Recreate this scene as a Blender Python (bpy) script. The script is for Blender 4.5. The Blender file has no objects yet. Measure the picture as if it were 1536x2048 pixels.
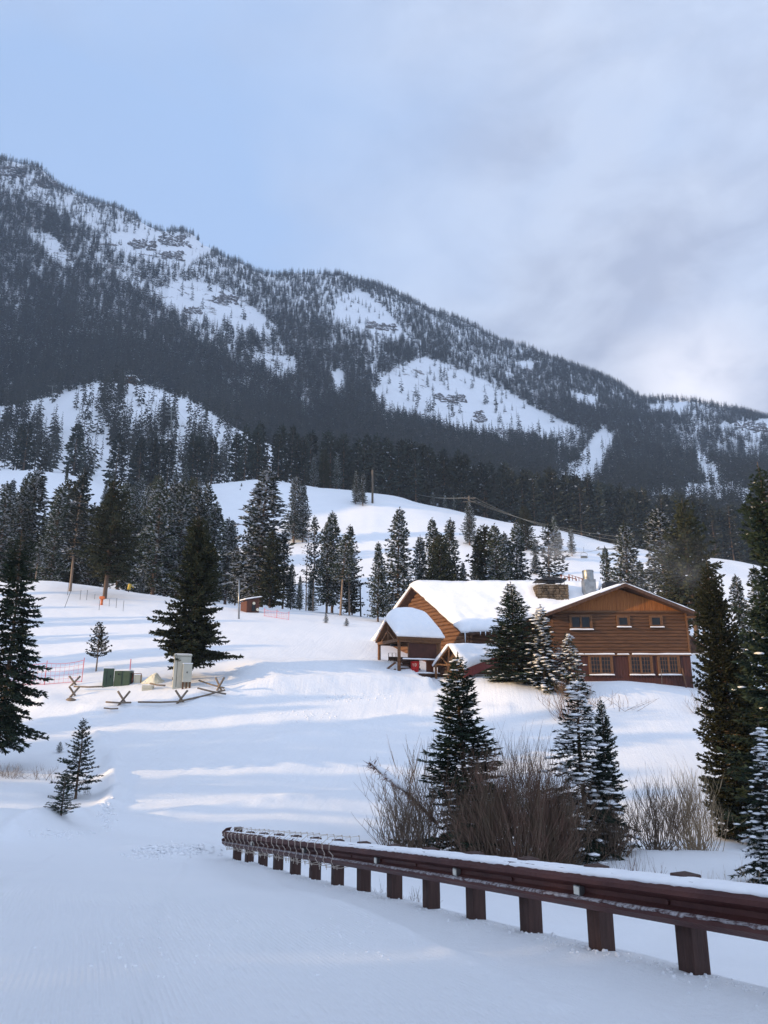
import bpy, math, random
import numpy as np
from mathutils import Vector
from math import radians, sin, cos, tan, pi

# ------------------------------------------------------------------ camera, world, sun, exposure
S = bpy.context.scene
COL = S.collection
F = 1479.0; PITCH = radians(15.0)
cam_d = bpy.data.cameras.new('camera'); cam = bpy.data.objects.new('camera', cam_d); COL.objects.link(cam)
cam.location = (0, 0, 0); cam.rotation_euler = (radians(90) + PITCH, 0, 0)
cam_d.sensor_fit = 'VERTICAL'; cam_d.sensor_height = 36.0; cam_d.sensor_width = 27.0
cam_d.lens = F / 2048 * 36.0
cam_d.clip_start = 0.1; cam_d.clip_end = 6000
S.camera = cam
S.view_settings.view_transform = 'Standard'; S.view_settings.look = 'None'
S.view_settings.gamma = 1; S.view_settings.exposure = 0.80
S.cycles.use_denoising = True
S.cycles.max_bounces = 6; S.cycles.diffuse_bounces = 3; S.cycles.transparent_max_bounces = 8
S.cycles.volume_bounces = 1
SUN_EL = radians(13.0); SUN_AZ = (-0.945, -0.325)      # where the sun stands, seen from above
_n = math.hypot(*SUN_AZ); SUN_AZ = (SUN_AZ[0] / _n, SUN_AZ[1] / _n)

world = bpy.data.worlds.new('World'); S.world = world; world.use_nodes = True
def build_world():
    nt = world.node_tree; N = nt.nodes; L = nt.links; N.clear()
    out = N.new('ShaderNodeOutputWorld'); bg = N.new('ShaderNodeBackground')
    L.new(bg.outputs[0], out.inputs[0])
    sky = N.new('ShaderNodeTexSky'); sky.sky_type = 'NISHITA'; sky.sun_disc = False
    sky.sun_elevation = SUN_EL; sky.sun_rotation = math.atan2(SUN_AZ[0], SUN_AZ[1])
    sky.altitude = 2200; sky.air_density = 1.0; sky.dust_density = 0.4
    tc = N.new('ShaderNodeTexCoord')
    def vm(op, a, b=None):
        n = N.new('ShaderNodeVectorMath'); n.operation = op
        L.new(a, n.inputs[0])
        if b is not None:
            if isinstance(b, tuple): n.inputs[1].default_value = b
            else: L.new(b, n.inputs[1])
        return n
    def mth(op, a, b=None, c=None, clamp=False):
        n = N.new('ShaderNodeMath'); n.operation = op; n.use_clamp = clamp
        for i, x in enumerate((a, b, c)):
            if x is None: continue
            if isinstance(x, (int, float)): n.inputs[i].default_value = x
            else: L.new(x, n.inputs[i])
        return n.outputs[0]
    def noise(scale, detail, rough, mapscale=(1, 1, 1), loc=(0, 0, 0), dist=0.0):
        m = N.new('ShaderNodeMapping'); m.inputs['Scale'].default_value = mapscale; m.inputs['Location'].default_value = loc
        L.new(tc.outputs['Generated'], m.inputs[0])
        n = N.new('ShaderNodeTexNoise'); n.inputs['Scale'].default_value = scale; n.inputs['Detail'].default_value = detail
        n.inputs['Roughness'].default_value = rough; n.inputs['Distortion'].default_value = dist
        L.new(m.outputs[0], n.inputs['Vector']); return n.outputs['Fac']
    def spot(px, py, power):        # soft lobe round one direction of the sky
        x = (px - 768) / F; v = (1024 - py) / F
        d = Vector((x, cos(PITCH) - v * sin(PITCH), sin(PITCH) + v * cos(PITCH))).normalized()
        dt = vm('DOT_PRODUCT', tc.outputs['Generated'], tuple(d))
        return mth('POWER', mth('MAXIMUM', dt.outputs['Value'], 0.0), power)
    def mixc(fac, a, b):
        n = N.new('ShaderNodeMix'); n.data_type = 'RGBA'; n.clamp_factor = True
        L.new(fac, n.inputs[0])
        for i, x in ((6, a), (7, b)):
            if isinstance(x, tuple): n.inputs[i].default_value = (*x, 1)
            else: L.new(x, n.inputs[i])
        return n.outputs[2]
    n1 = noise(2.6, 7, 0.52, (1, 1, 2.0), (0.3, 0.1, 0.2), 0.25)
    n2 = noise(6.0, 6, 0.55, (1, 1, 1.7), (1.3, 2.1, 0.7), 0.4)
    n3 = noise(1.3, 3, 0.5, (1, 1, 1.5), (4.3, 2.1, 0.7))
    # clear gap to the left, cloud to the right and above
    gap = spot(330, 420, 26.0); gap2 = spot(-300, 330, 14)
    cover = mth('ADD', mth('MULTIPLY', n1, 1.5), 0.08)
    cover = mth('SUBTRACT', cover, mth('MULTIPLY', gap, 0.85))
    cover = mth('SUBTRACT', cover, mth('MULTIPLY', gap2, 0.4), None, True)
    # nishita sky, dimmed to this exposure, pulled a little up
    sc = N.new('ShaderNodeVectorMath'); sc.operation = 'SCALE'; L.new(sky.outputs[0], sc.inputs[0]); sc.inputs['Scale'].default_value = 0.12
    blue = mixc(mth('MULTIPLY', mth('ADD', n3, 0.0), 1.0), sc.outputs[0], (0.25, 0.40, 0.66)) 
    bl = N.new('ShaderNodeMix'); bl.data_type = 'RGBA'; bl.inputs[0].default_value = 0.72
    L.new(blue, bl.inputs[6]); bl.inputs[7].default_value = (0.25, 0.365, 0.575, 1)
    n4 = noise(13.0, 7, 0.6, (1, 1, 2.2), (2.3, 5.1, 1.7), 0.6)
    grey = mixc(mth('ADD', mth('MULTIPLY_ADD', n2, 3.6, -1.75), mth('MULTIPLY', n4, .9), None, True), (0.235, 0.250, 0.315), (0.420, 0.450, 0.520))
    up = spot(600, -200, 5.0)
    grey = mixc(mth('MULTIPLY', up, 0.45), grey, (0.34, 0.405, 0.53))
    col = mixc(cover, bl.outputs[2], grey)
    g = mth('MULTIPLY', spot(1385, 775, 300.0), mth('MULTIPLY_ADD', n2, 2.6, -0.35, True))
    col = mixc(g, col, (0.68, 0.66, 0.69))
    g = mth('MULTIPLY', spot(830, 520, 200.0), mth('MULTIPLY_ADD', n1, 2.0, -0.5, True))
    col = mixc(mth('MULTIPLY', g, 0.7), col, (0.40, 0.48, 0.62))
    # the unseen sky behind the viewer is brightened to lift the shaded snow
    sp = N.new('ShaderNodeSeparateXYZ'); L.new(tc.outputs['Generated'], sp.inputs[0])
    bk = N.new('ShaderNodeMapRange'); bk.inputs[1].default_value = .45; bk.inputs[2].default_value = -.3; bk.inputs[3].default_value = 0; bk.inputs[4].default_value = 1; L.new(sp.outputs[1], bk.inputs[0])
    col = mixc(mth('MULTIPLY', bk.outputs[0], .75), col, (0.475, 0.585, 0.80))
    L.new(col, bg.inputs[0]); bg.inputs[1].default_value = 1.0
build_world()
sd = bpy.data.lights.new('sun', 'SUN'); sd.energy = 3.4; sd.angle = radians(0.6); sd.color = (1.0, 0.69, 0.36)
sun = bpy.data.objects.new('sun', sd); COL.objects.link(sun)
sun.rotation_euler = Vector((SUN_AZ[0] * cos(SUN_EL), SUN_AZ[1] * cos(SUN_EL), sin(SUN_EL))).to_track_quat('Z', 'Y').to_euler()

# ------------------------------------------------------------------ picture geometry helpers
def ray(px, py):
    x = (px - 768) / F; v = (1024 - py) / F; d = cos(PITCH) - v * sin(PITCH)
    return x / d, (sin(PITCH) + v * cos(PITCH)) / d        # X/Y and Z/Y
def W(px, py, Y):
    t, e = ray(px, py); return Vector((t * Y, Y, e * Y))

# ------------------------------------------------------------------ terrain height field
def rp(Y, *pts): return [(*ray(px, py), Y) for px, py in pts]
def rz(Y, *pts): return [(t, z / Y, Y) for t, z in pts]
def rz2(Y, z, *pts): return [(-2.0, z / Y, Y)] + rp(Y, *pts)  # left end, out of view, is raised to keep low sun off the mountain
ROWS = [
 rz(2.5, (-2, -1.42), (2, -1.5)),
 rz(6, (-2, -1.6), (-.5, -1.7), (0, -1.8), (.33, -1.8), (.5, -2.2), (2, -2.8)),
 rz(10, (-2, -1.7), (-.5, -2.1), (.01, -2.25), (.12, -2.65), (.5, -3.3), (2, -3.4)),
 rz(16, (-2, -2.0), (-.52, -2.75), (-.3, -2.9), (-.16, -3.0), (-.05, -3.5), (.2, -4.2), (.52, -4.2), (2, -4)),
 rp(22, (-2200, 1500), (-500, 1600), (0, 1640), (150, 1652), (300, 1658), (500, 1662), (768, 1700), (900, 1722), (1100, 1740), (1300, 1722), (1536, 1730), (3000, 1700)),
 rp(30, (-2200, 1440), (-500, 1500), (0, 1560), (150, 1575), (250, 1560), (500, 1575), (768, 1610), (900, 1650), (1100, 1672), (1300, 1680), (1536, 1690), (3000, 1600)),
 rp(35, (-2200, 1420), (-500, 1460), (0, 1505), (250, 1500), (500, 1510), (768, 1530), (900, 1560), (1100, 1570), (1300, 1585), (1536, 1610), (3000, 1550)),
 rp(40, (-2200, 1400), (-500, 1420), (0, 1450), (250, 1438), (500, 1450), (768, 1460), (900, 1475), (1100, 1480), (1300, 1495), (1536, 1525), (3000, 1500)),
 rp(45, (-2200, 1370), (-500, 1380), (0, 1398), (150, 1388), (250, 1378), (400, 1370), (550, 1388), (768, 1402), (900, 1410), (1000, 1402), (1180, 1402), (1290, 1415), (1400, 1430), (1536, 1460), (3000, 1440)),
 rp(50, (-2200, 1340), (-500, 1340), (0, 1355), (250, 1342), (500, 1343), (700, 1352), (768, 1356), (870, 1362), (950, 1352), (1050, 1366), (1150, 1373), (1250, 1370), (1330, 1374), (1400, 1384), (1536, 1412), (3000, 1420)),
 rp(54, (-2200, 1320), (-500, 1310), (0, 1325), (250, 1318), (500, 1318), (768, 1334), (870, 1350), (950, 1348), (1150, 1362), (1250, 1362), (1330, 1366), (1400, 1376), (1536, 1396), (3000, 1400)),
 rp(75, (-2200, 1290), (-500, 1215), (0, 1215), (250, 1224), (500, 1238), (650, 1246), (768, 1254), (900, 1270), (1250, 1290), (1400, 1300), (1536, 1310), (3000, 1330)),
 rz2(95, 50, (-500, 1170), (0, 1162), (100, 1160), (250, 1182), (400, 1203), (500, 1214), (650, 1224), (768, 1238), (900, 1250), (1250, 1265), (1536, 1275), (3000, 1290)),
 rz2(118, 120, (-500, 1190), (0, 1182), (250, 1200), (500, 1226), (768, 1236), (900, 1246), (1250, 1252), (1536, 1260), (3000, 1280)),
 rz2(150, 260, (-500, 1080), (0, 1100), (250, 1120), (500, 1135), (768, 1140), (1000, 1150), (1250, 1165), (1536, 1175), (3000, 1180)),
 rz2(210, 500, (-500, 920), (-60, 938), (100, 938), (190, 962), (260, 988), (340, 985), (430, 965), (540, 954), (640, 978), (760, 990), (850, 1008), (950, 1033), (1060, 1055), (1150, 1068), (1210, 1090), (1300, 1105), (1450, 1122), (1536, 1140), (3000, 1150)),
 rz2(245, 650, (-500, 925), (0, 950), (250, 985), (540, 975), (760, 1010), (950, 1050), (1150, 1085), (1300, 1120), (1536, 1155), (3000, 1150)),
 rz2(310, 850, (-500, 870), (0, 915), (250, 935), (430, 950), (540, 958), (650, 985), (800, 1000), (1000, 1045), (1250, 1085), (1536, 1108), (3000, 1080)),
 rz2(420, 1100, (-500, 760), (-100, 835), (0, 815), (100, 792), (180, 768), (250, 758), (300, 775), (380, 802), (450, 842), (550, 902), (650, 945), (800, 950), (1000, 975), (1250, 1012), (1536, 1035), (3000, 1000)),
 rz2(470, 1200, (-500, 740), (0, 815), (250, 770), (450, 845), (650, 925), (800, 930), (1000, 950), (1250, 985), (1536, 1010), (3000, 950)),
 rz2(700, 1500, (-500, 480), (0, 600), (250, 640), (450, 705), (650, 770), (800, 820), (1000, 870), (1150, 890), (1250, 900), (1536, 925), (3000, 900)),
 [(*ray(px, py + float(np.interp(px, [0, 345, 690, 1100, 1220, 1300, 1536], [20, 28, 28, 14, 14, 40, 42]))), 1000 + max(0, px) * .22) for px, py in ((-2200, -100), (-900, 100), (-500, 220), (0, 317), (60, 335), (130, 377), (200, 407), (270, 442), (330, 462), (370, 466), (400, 492), (450, 518), (520, 543), (600, 556), (690, 555), (760, 583), (850, 625), (920, 655), (1000, 698), (1060, 716), (1130, 740), (1200, 766), (1290, 806), (1340, 803), (1390, 805), (1450, 818), (1536, 836), (1900, 900), (3000, 960))],
]
_r = ROWS[-1]
ROWS.append([(t, e * .80, Y * 1.18) for t, e, Y in _r])
ROWS.append([(t, e * .45, Y * 1.6) for t, e, Y in _r])

TT = np.linspace(-3, 3, 3001); TAB = []
for k, r in enumerate(ROWS):
    a = np.array(r); sg = .022 if 4 <= k < len(ROWS) - 3 else (.05 if k < 4 else .006)
    kk = np.arange(-int(4 * sg / .002), int(4 * sg / .002) + 1); w = np.exp(-(kk * .002 / sg)**2 / 2); w /= w.sum()
    def sm(y): return np.convolve(np.pad(y, len(kk) // 2, 'edge'), w, 'valid')
    TAB.append((sm(np.interp(TT, a[:, 0], a[:, 2])), sm(np.interp(TT, a[:, 0], a[:, 1]))))

def _hash(ix, iy, s):
    n = (ix.astype(np.int64) * 374761393 + iy.astype(np.int64) * 668265263 + s * 982451653) & 0xffffffff
    n = ((n ^ (n >> 13)) * 1274126177) & 0xffffffff
    return ((n ^ (n >> 16)) & 0xffffff) / float(0xffffff)
def vnoise(x, y, s=0):
    ix = np.floor(x); iy = np.floor(y); fx = x - ix; fy = y - iy
    fx = fx * fx * fx * (fx * (fx * 6 - 15) + 10); fy = fy * fy * fy * (fy * (fy * 6 - 15) + 10)
    a = _hash(ix, iy, s); b = _hash(ix + 1, iy, s); c = _hash(ix, iy + 1, s); d = _hash(ix + 1, iy + 1, s)
    return (a + (b - a) * fx) * (1 - fy) + (c + (d - c) * fx) * fy
def fbm(x, y, o=4, s=0, g=.5):
    r = 0; a = 1; t = 0
    for k in range(o):
        r = r + a * (vnoise(x, y, s + k) * 2 - 1); t += a; a *= g; x = x * 2.03 + 7.1; y = y * 2.01 + 3.7
    return r / t
def sstep(a, b, x):
    t = np.clip((x - a) / (b - a), 0, 1); return t * t * (3 - 2 * t)

RAIL0 = np.array([2.1285, 5.7675]); RAILD = np.array([-0.4250, 0.9052]); POST = .9525
def rail_side(X, Y): return (X - RAIL0[0]) * RAILD[1] - (Y - RAIL0[1]) * RAILD[0]      # >0 on the creek side

def seg_dist(X, Y, pts):
    best = np.full(np.shape(X), 1e9); along = np.zeros(np.shape(X)); acc = 0
    for (x0, y0), (x1, y1) in zip(pts[:-1], pts[1:]):
        dx, dy = x1 - x0, y1 - y0; L2 = dx * dx + dy * dy
        u = np.clip(((X - x0) * dx + (Y - y0) * dy) / L2, 0, 1)
        d = np.hypot(X - x0 - u * dx, Y - y0 - u * dy)
        sd_ = np.sign((X - x0) * dy - (Y - y0) * dx)
        m = d < np.abs(best)
        best = np.where(m, d * np.where(sd_ == 0, 1, sd_), best); along = np.where(m, acc + u * math.sqrt(L2), along); acc += math.sqrt(L2)
    return best, along

def H(X, Y):
    X = np.asarray(X, float); Y = np.asarray(Y, float)
    shp = np.broadcast(X, Y).shape; X = np.broadcast_to(X, shp).ravel(); Y0 = np.broadcast_to(Y, shp).ravel()
    Yc = np.maximum(Y0, 2.5)
    t = np.clip(X / Yc, -3, 3)
    K = len(ROWS); ky = np.empty((K, t.size)); kz = np.empty((K, t.size))
    for k, (ty, te) in enumerate(TAB):
        ky[k] = np.interp(t, TT, ty); kz[k] = np.interp(t, TT, te) * ky[k]
    h = np.diff(ky, axis=0); d = np.diff(kz, axis=0) / h
    m = np.zeros_like(kz)
    w1 = 2 * h[1:] + h[:-1]; w2 = h[1:] + 2 * h[:-1]
    with np.errstate(divide='ignore', invalid='ignore'):
        mm = (w1 + w2) / (w1 / d[:-1] + w2 / d[1:])
    m[1:-1] = np.where(d[:-1] * d[1:] > 0, mm, 0); m[0] = d[0]; m[-1] = d[-1]
    Yq = np.clip(Yc, ky[0], ky[-1])
    idx = np.clip((ky <= Yq).sum(0) - 1, 0, K - 2); j = np.arange(t.size)
    hh = h[idx, j]; u = (Yq - ky[idx, j]) / hh
    z = (kz[idx, j] * (2 * u**3 - 3 * u**2 + 1) + m[idx, j] * hh * (u**3 - 2 * u**2 + u) + kz[idx + 1, j] * (-2 * u**3 + 3 * u**2) + m[idx + 1, j] * hh * (u**3 - u**2))
    R = np.hypot(X, Y0)
    # relief: hummocks near, gullies and crags far
    road = 1 - sstep(-.2, 1.2, rail_side(X, Y0)); road = road * (1 - sstep(17, 24, Y0))
    near = sstep(3, 12, R) * (1 - road)
    z = z + near * fbm(X / 5.0, Y0 / 5.0, 3, 11) * .16 * (1 - .6 * sstep(36, 50, Y0)) + near * fbm(X / 1.3, Y0 / 1.3, 3, 31) * .035
    z = z + road * fbm(X / 3.0, Y0 / 6.0, 3, 21) * .03
    z = z + sstep(95, 180, R) * fbm(X / 34.0, Y0 / 34.0, 4, 41) * 1.5
    mt = sstep(440, 640, R)
    rid = 1 - np.abs(fbm(X / 130.0 + .35 * Y0 / 130, Y0 / 190.0, 5, 51)) * 2
    z = z + mt * (rid * 16 - 9) + sstep(300, 600, R) * fbm(X / 28.0, Y0 / 28.0, 3, 61) * 3.0
    # creek side hollow behind the rail posts, ploughed lip under the rail
    rs = rail_side(X, Y0)
    al = (X - RAIL0[0]) * RAILD[0] + (Y0 - RAIL0[1]) * RAILD[1]
    ok = (al > -6) & (al < 13.2)
    zr = -1.775 - .1004 * al / POST; wr = np.where(ok, np.exp(-(np.maximum(0, np.abs(rs + .05) - .12) / .42)**2), 0)
    z = z * (1 - wr) + zr * wr
    z = np.where(ok, z + .03 * np.exp(-((rs + .12) / .22)**2) * (.6 + .8 * vnoise(X * 6, Y0 * 6, 5)), z)
    # dozed bank running from the middle of the slope to the porch
    d, al = seg_dist(X, Y0, BANK)
    wgt = sstep(0, 4, al) * (1 - sstep(BANKL - .6, BANKL, al)) * (1 - sstep(4, 11, np.abs(d)))
    z = z + wgt * (.75 * (1 - sstep(-.30, .30, d)) + .08 * np.exp(-((d + .5) / .5)**2))
    for pts, hgt, wd in RIDGES:
        d, al = seg_dist(X, Y0, pts); z = z + hgt * np.exp(-(d / wd)**2) * (.55 + .9 * vnoise(X * 1.7, Y0 * 1.7, 9))
    for (cx, cy, rr, hh_) in MOUNDS:
        z = z + hh_ * np.exp(-(((X - cx)**2 + (Y0 - cy)**2) / rr**2))
    return z.reshape(shp)
def gy(px, py, Y): p = W(px, py, Y); return (p.x, p.y)
BANK = [gy(430, 1420, 44.0), gy(600, 1400, 45.5), gy(760, 1375, 47.0), gy(850, 1358, 48.0), gy(880, 1352, 48.4)]
BANKL = sum(math.hypot(b[0] - a[0], b[1] - a[1]) for a, b in zip(BANK[:-1], BANK[1:]))
RIDGES = [([gy(195, 1478, 37.5), gy(222, 1520, 34), gy(228, 1590, 28.5), (0,0)][:3] + [gy(205, 1640, 24), gy(150, 1660, 21.5), gy(20, 1690, 18)], .22, .35),
          ([gy(60, 1395, 45.5), gy(110, 1425, 42.5), gy(260, 1425, 42), gy(400, 1405, 43)], .20, .8),
          ([gy(560, 1490, 38), gy(760, 1440, 41.5), gy(860, 1420, 44), gy(1010, 1420, 43.5)], .16, .6),
          ([(-6.5, 16), (-5.2, 11), (-3.4, 6.5), (-2.2, 3.5)], .045, .10), ([(-4.0, 16), (-2.9, 11), (-1.6, 6), (-1.0, 3.5)], .03, .09), ([(-2.6, 16), (-1.5, 12), (.1, 8), (1.0, 5)], .035, .12),
          ([gy(330, 1620, 25), gy(600, 1580, 29), gy(700, 1560, 31)], .10, .5)]
MOUNDS = [(-9.3, 19.5, 1.8, .55), (-8.0, 23, 1.6, .25), (-4.6, 17.6, .7, .16), (-3.9, 17.9, .5, .18), (-5.4, 17.9, .6, .12), (15.5, 48.2, 3.2, .35), (7.4, 46.4, 2.2, .25), (2.3, 49.4, 1.7, -.42), (.4, 50.6, 1.6, -.2), (9.3, 46.8, 2.6, .35)] + [(-1.0 + .13 * math.sin(k * 2.1) - .12 * k, 5.2 + .55 * k, .055, .022) for k in range(14)]
def ground(px, py, ymin=3.0, ymax=1500.0):
    t, e = ray(px, py)
    Y = np.exp(np.linspace(math.log(ymin), math.log(ymax), 1400)); z = H(t * Y, Y)
    k = np.nonzero(z >= e * Y)[0]
    if len(k) == 0: return None
    k = max(int(k[0]), 1); a, b = z[k - 1] - e * Y[k - 1], z[k] - e * Y[k]; u = a / (a - b) if a != b else 1
    yy = Y[k - 1] + min(max(u, 0), 1) * (Y[k] - Y[k - 1])
    return Vector((t * yy, yy, float(H(t * yy, yy))))
def gz(x, y): return float(H(np.array([x]), np.array([y]))[0])

# ------------------------------------------------------------------ object helpers
def tag(o, label=None, cat=None, group=None, kind=None):
    if label: o['label'] = label
    if cat: o['category'] = cat
    if group: o['group'] = group
    if kind: o['kind'] = kind
    return o
def thing(name, label, cat, loc=(0, 0, 0), rz_=0.0, group=None):
    o = bpy.data.objects.new(name, None); COL.objects.link(o); o.empty_display_size = .2
    o.location = loc; o.rotation_euler = (0, 0, rz_); return tag(o, label, cat, group)
def np_mesh(name, V, Q, mats, midx=None, smooth=False):
    V = np.asarray(V, np.float32); Q = np.asarray(Q, np.int32); k = Q.shape[1]
    me = bpy.data.meshes.new(name)
    me.vertices.add(len(V)); me.vertices.foreach_set('co', V.ravel())
    me.loops.add(Q.size); me.loops.foreach_set('vertex_index', Q.ravel())
    me.polygons.add(len(Q)); me.polygons.foreach_set('loop_start', np.arange(0, Q.size, k, dtype=np.int32))
    for m in mats: me.materials.append(m)
    if midx is not None: me.polygons.foreach_set('material_index', np.asarray(midx, np.int32))
    if smooth is not False:
        me.polygons.foreach_set('use_smooth', np.full(len(Q), True) if smooth is True else np.asarray(smooth, bool))
    me.update(calc_edges=True); me.validate(); return me
def link(name, me, parent=None):
    o = bpy.data.objects.new(name, me); COL.objects.link(o)
    if parent: o.parent = parent
    return o
class MB:
    def __init__(s): s.v = []; s.f = []; s.sm = []
    def add(s, vs, fs, sm=False):
        b = len(s.v); s.v += [tuple(v) for v in vs]; s.f += [tuple(b + i for i in f) for f in fs]; s.sm += [sm] * len(fs); return s
    def box(s, c, d, ax=None):       # centre, full sizes, optional 3 axes
        c = Vector(c); ax = ax or (Vector((1, 0, 0)), Vector((0, 1, 0)), Vector((0, 0, 1)))
        ax = [Vector(a) for a in ax]
        vs = [c + ax[0] * (i * d[0] / 2) + ax[1] * (j * d[1] / 2) + ax[2] * (k * d[2] / 2) for i in (-1, 1) for j in (-1, 1) for k in (-1, 1)]
        return s.add(vs, [(0, 1, 3, 2), (4, 6, 7, 5), (0, 4, 5, 1), (2, 3, 7, 6), (0, 2, 6, 4), (1, 5, 7, 3)])
    def bx(s, x0, x1, y0, y1, z0, z1): return s.box(((x0 + x1) / 2, (y0 + y1) / 2, (z0 + z1) / 2), (abs(x1 - x0), abs(y1 - y0), abs(z1 - z0)))
    def beam(s, a, b, w, h, up=(0, 0, 1)):
        a = Vector(a); b = Vector(b); d = (b - a); L = d.length; d.normalize()
        sd_ = d.cross(Vector(up)); sd_ = sd_.normalized() if sd_.length > 1e-5 else Vector((1, 0, 0)); u = sd_.cross(d)
        return s.box((a + b) / 2, (L, w, h), (d, sd_, u))
    def tube(s, pts, r, n=8, caps=True, sm=True):
        pts = [Vector(p) for p in pts]; rs = r if isinstance(r, (list, tuple)) else [r] * len(pts)
        rings = []; prev = None
        for i, p in enumerate(pts):
            d = (pts[min(i + 1, len(pts) - 1)] - pts[max(i - 1, 0)]).normalized()
            if prev is None:
                a = d.cross(Vector((0, 0, 1)));
                if a.length < .05: a = d.cross(Vector((1, 0, 0)))
                a.normalize()
            else:
                a = prev - d * prev.dot(d); a.normalize()
            prev = a; b = d.cross(a)
            rings.append([p + (a * cos(2 * pi * k / n) + b * sin(2 * pi * k / n)) * rs[i] for k in range(n)])
        vs = [v for g in rings for v in g]; fs = []
        for i in range(len(pts) - 1):
            for k in range(n):
                fs.append((i * n + k, i * n + (k + 1) % n, (i + 1) * n + (k + 1) % n, (i + 1) * n + k))
        s.add(vs, fs, sm)
        if caps:
            b = len(s.v) - len(vs); s.f.append(tuple(b + k for k in reversed(range(n)))); s.f.append(tuple(b + (len(pts) - 1) * n + k for k in range(n))); s.sm += [False, False]
        return s
    def prism(s, poly, vec):         # polygon (3-D points) pushed along vec
        poly = [Vector(p) for p in poly]; n = len(poly); vec = Vector(vec)
        vs = poly + [p + vec for p in poly]
        fs = [tuple(range(n)), tuple(reversed(range(n, 2 * n)))] + [((i + 1) % n, i, n + i, n + (i + 1) % n) for i in range(n)]
        return s.add(vs, fs)
    def lump(s, c, r, rng, n=8, m=5, rough=.15):
        c = Vector(c); vs = []; fs = []
        for i in range(m + 1):
            th = pi * i / m
            for k in range(n):
                q = 1 + rng.uniform(-rough, rough); a = 2 * pi * k / n
                vs.append(c + Vector((r[0] * sin(th) * cos(a) * q, r[1] * sin(th) * sin(a) * q, r[2] * cos(th) * q)))
        for i in range(m):
            for k in range(n): fs.append((i * n + k, (i + 1) * n + k, (i + 1) * n + (k + 1) % n, i * n + (k + 1) % n))
        return s.add(vs, fs, True)
    def build(s, name, mt, parent=None, bevel=0.0, mods=None):
        me = bpy.data.meshes.new(name); o0 = parent.matrix_basis.inverted() if parent else None
        if parent is not None and parent.parent is not None: o0 = (parent.parent.matrix_basis @ parent.matrix_basis).inverted()
        vs = [tuple(o0 @ Vector(v)) for v in s.v] if o0 else s.v
        me.from_pydata(vs, [], s.f)
        me.polygons.foreach_set('use_smooth', s.sm)
        for m_ in (mt if isinstance(mt, (list, tuple)) else [mt]): me.materials.append(m_)
        me.update(); o = link(name, me, parent)
        if bevel:
            b = o.modifiers.new('bevel', 'BEVEL'); b.width = bevel; b.segments = 2; b.limit_method = 'ANGLE'
        return o
def copy_tree(o, parent=None):
    c = o.copy(); COL.objects.link(c); c.parent = parent
    for ch in list(o.children): copy_tree(ch, c)
    return c

# ------------------------------------------------------------------ materials
M = {}
def mat(name, col, rough=.7, col2=None, nscale=4.0, bump=0.0, bscale=20.0, metal=0.0, stretch=(1, 1, 1), rnd=0.0, spec=.3, detail=5, lo=.35, hi=.65, coat=0):
    m = bpy.data.materials.new(name); m.use_nodes = True; nt = m.node_tree; N = nt.nodes; L = nt.links
    b = N['Principled BSDF']; b.inputs['Base Color'].default_value = (*col, 1); b.inputs['Roughness'].default_value = rough
    b.inputs['Metallic'].default_value = metal; b.inputs['Specular IOR Level'].default_value = spec
    tc = N.new('ShaderNodeTexCoord'); mp = N.new('ShaderNodeMapping'); mp.inputs['Scale'].default_value = stretch
    L.new(tc.outputs['Object'], mp.inputs[0]); last = None
    if col2:
        n = N.new('ShaderNodeTexNoise'); n.inputs['Scale'].default_value = nscale; n.inputs['Detail'].default_value = detail; n.inputs['Roughness'].default_value = .6
        L.new(mp.outputs[0], n.inputs['Vector'])
        r = N.new('ShaderNodeMapRange'); r.inputs[1].default_value = lo; r.inputs[2].default_value = hi; L.new(n.outputs[0], r.inputs[0])
        mx = N.new('ShaderNodeMix'); mx.data_type = 'RGBA'; L.new(r.outputs[0], mx.inputs[0])
        mx.inputs[6].default_value = (*col, 1); mx.inputs[7].default_value = (*col2, 1); last = mx.outputs[2]
    if rnd:
        oi = N.new('ShaderNodeObjectInfo'); hs = N.new('ShaderNodeHueSaturation')
        r = N.new('ShaderNodeMapRange'); r.inputs[3].default_value = 1 - rnd; r.inputs[4].default_value = 1 + rnd; L.new(oi.outputs['Random'], r.inputs[0]); L.new(r.outputs[0], hs.inputs['Value'])
        if last: L.new(last, hs.inputs['Color'])
        else: hs.inputs['Color'].default_value = (*col, 1)
        last = hs.outputs[0]
    if last: L.new(last, b.inputs['Base Color'])
    if bump:
        n = N.new('ShaderNodeTexNoise'); n.inputs['Scale'].default_value = bscale; n.inputs['Detail'].default_value = 5; L.new(mp.outputs[0], n.inputs['Vector'])
        bp = N.new('ShaderNodeBump'); bp.inputs['Strength'].default_value = bump; bp.inputs['Distance'].default_value = .02; L.new(n.outputs[0], bp.inputs['Height']); L.new(bp.outputs[0], b.inputs['Normal'])
    M[name] = m; return m
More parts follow.
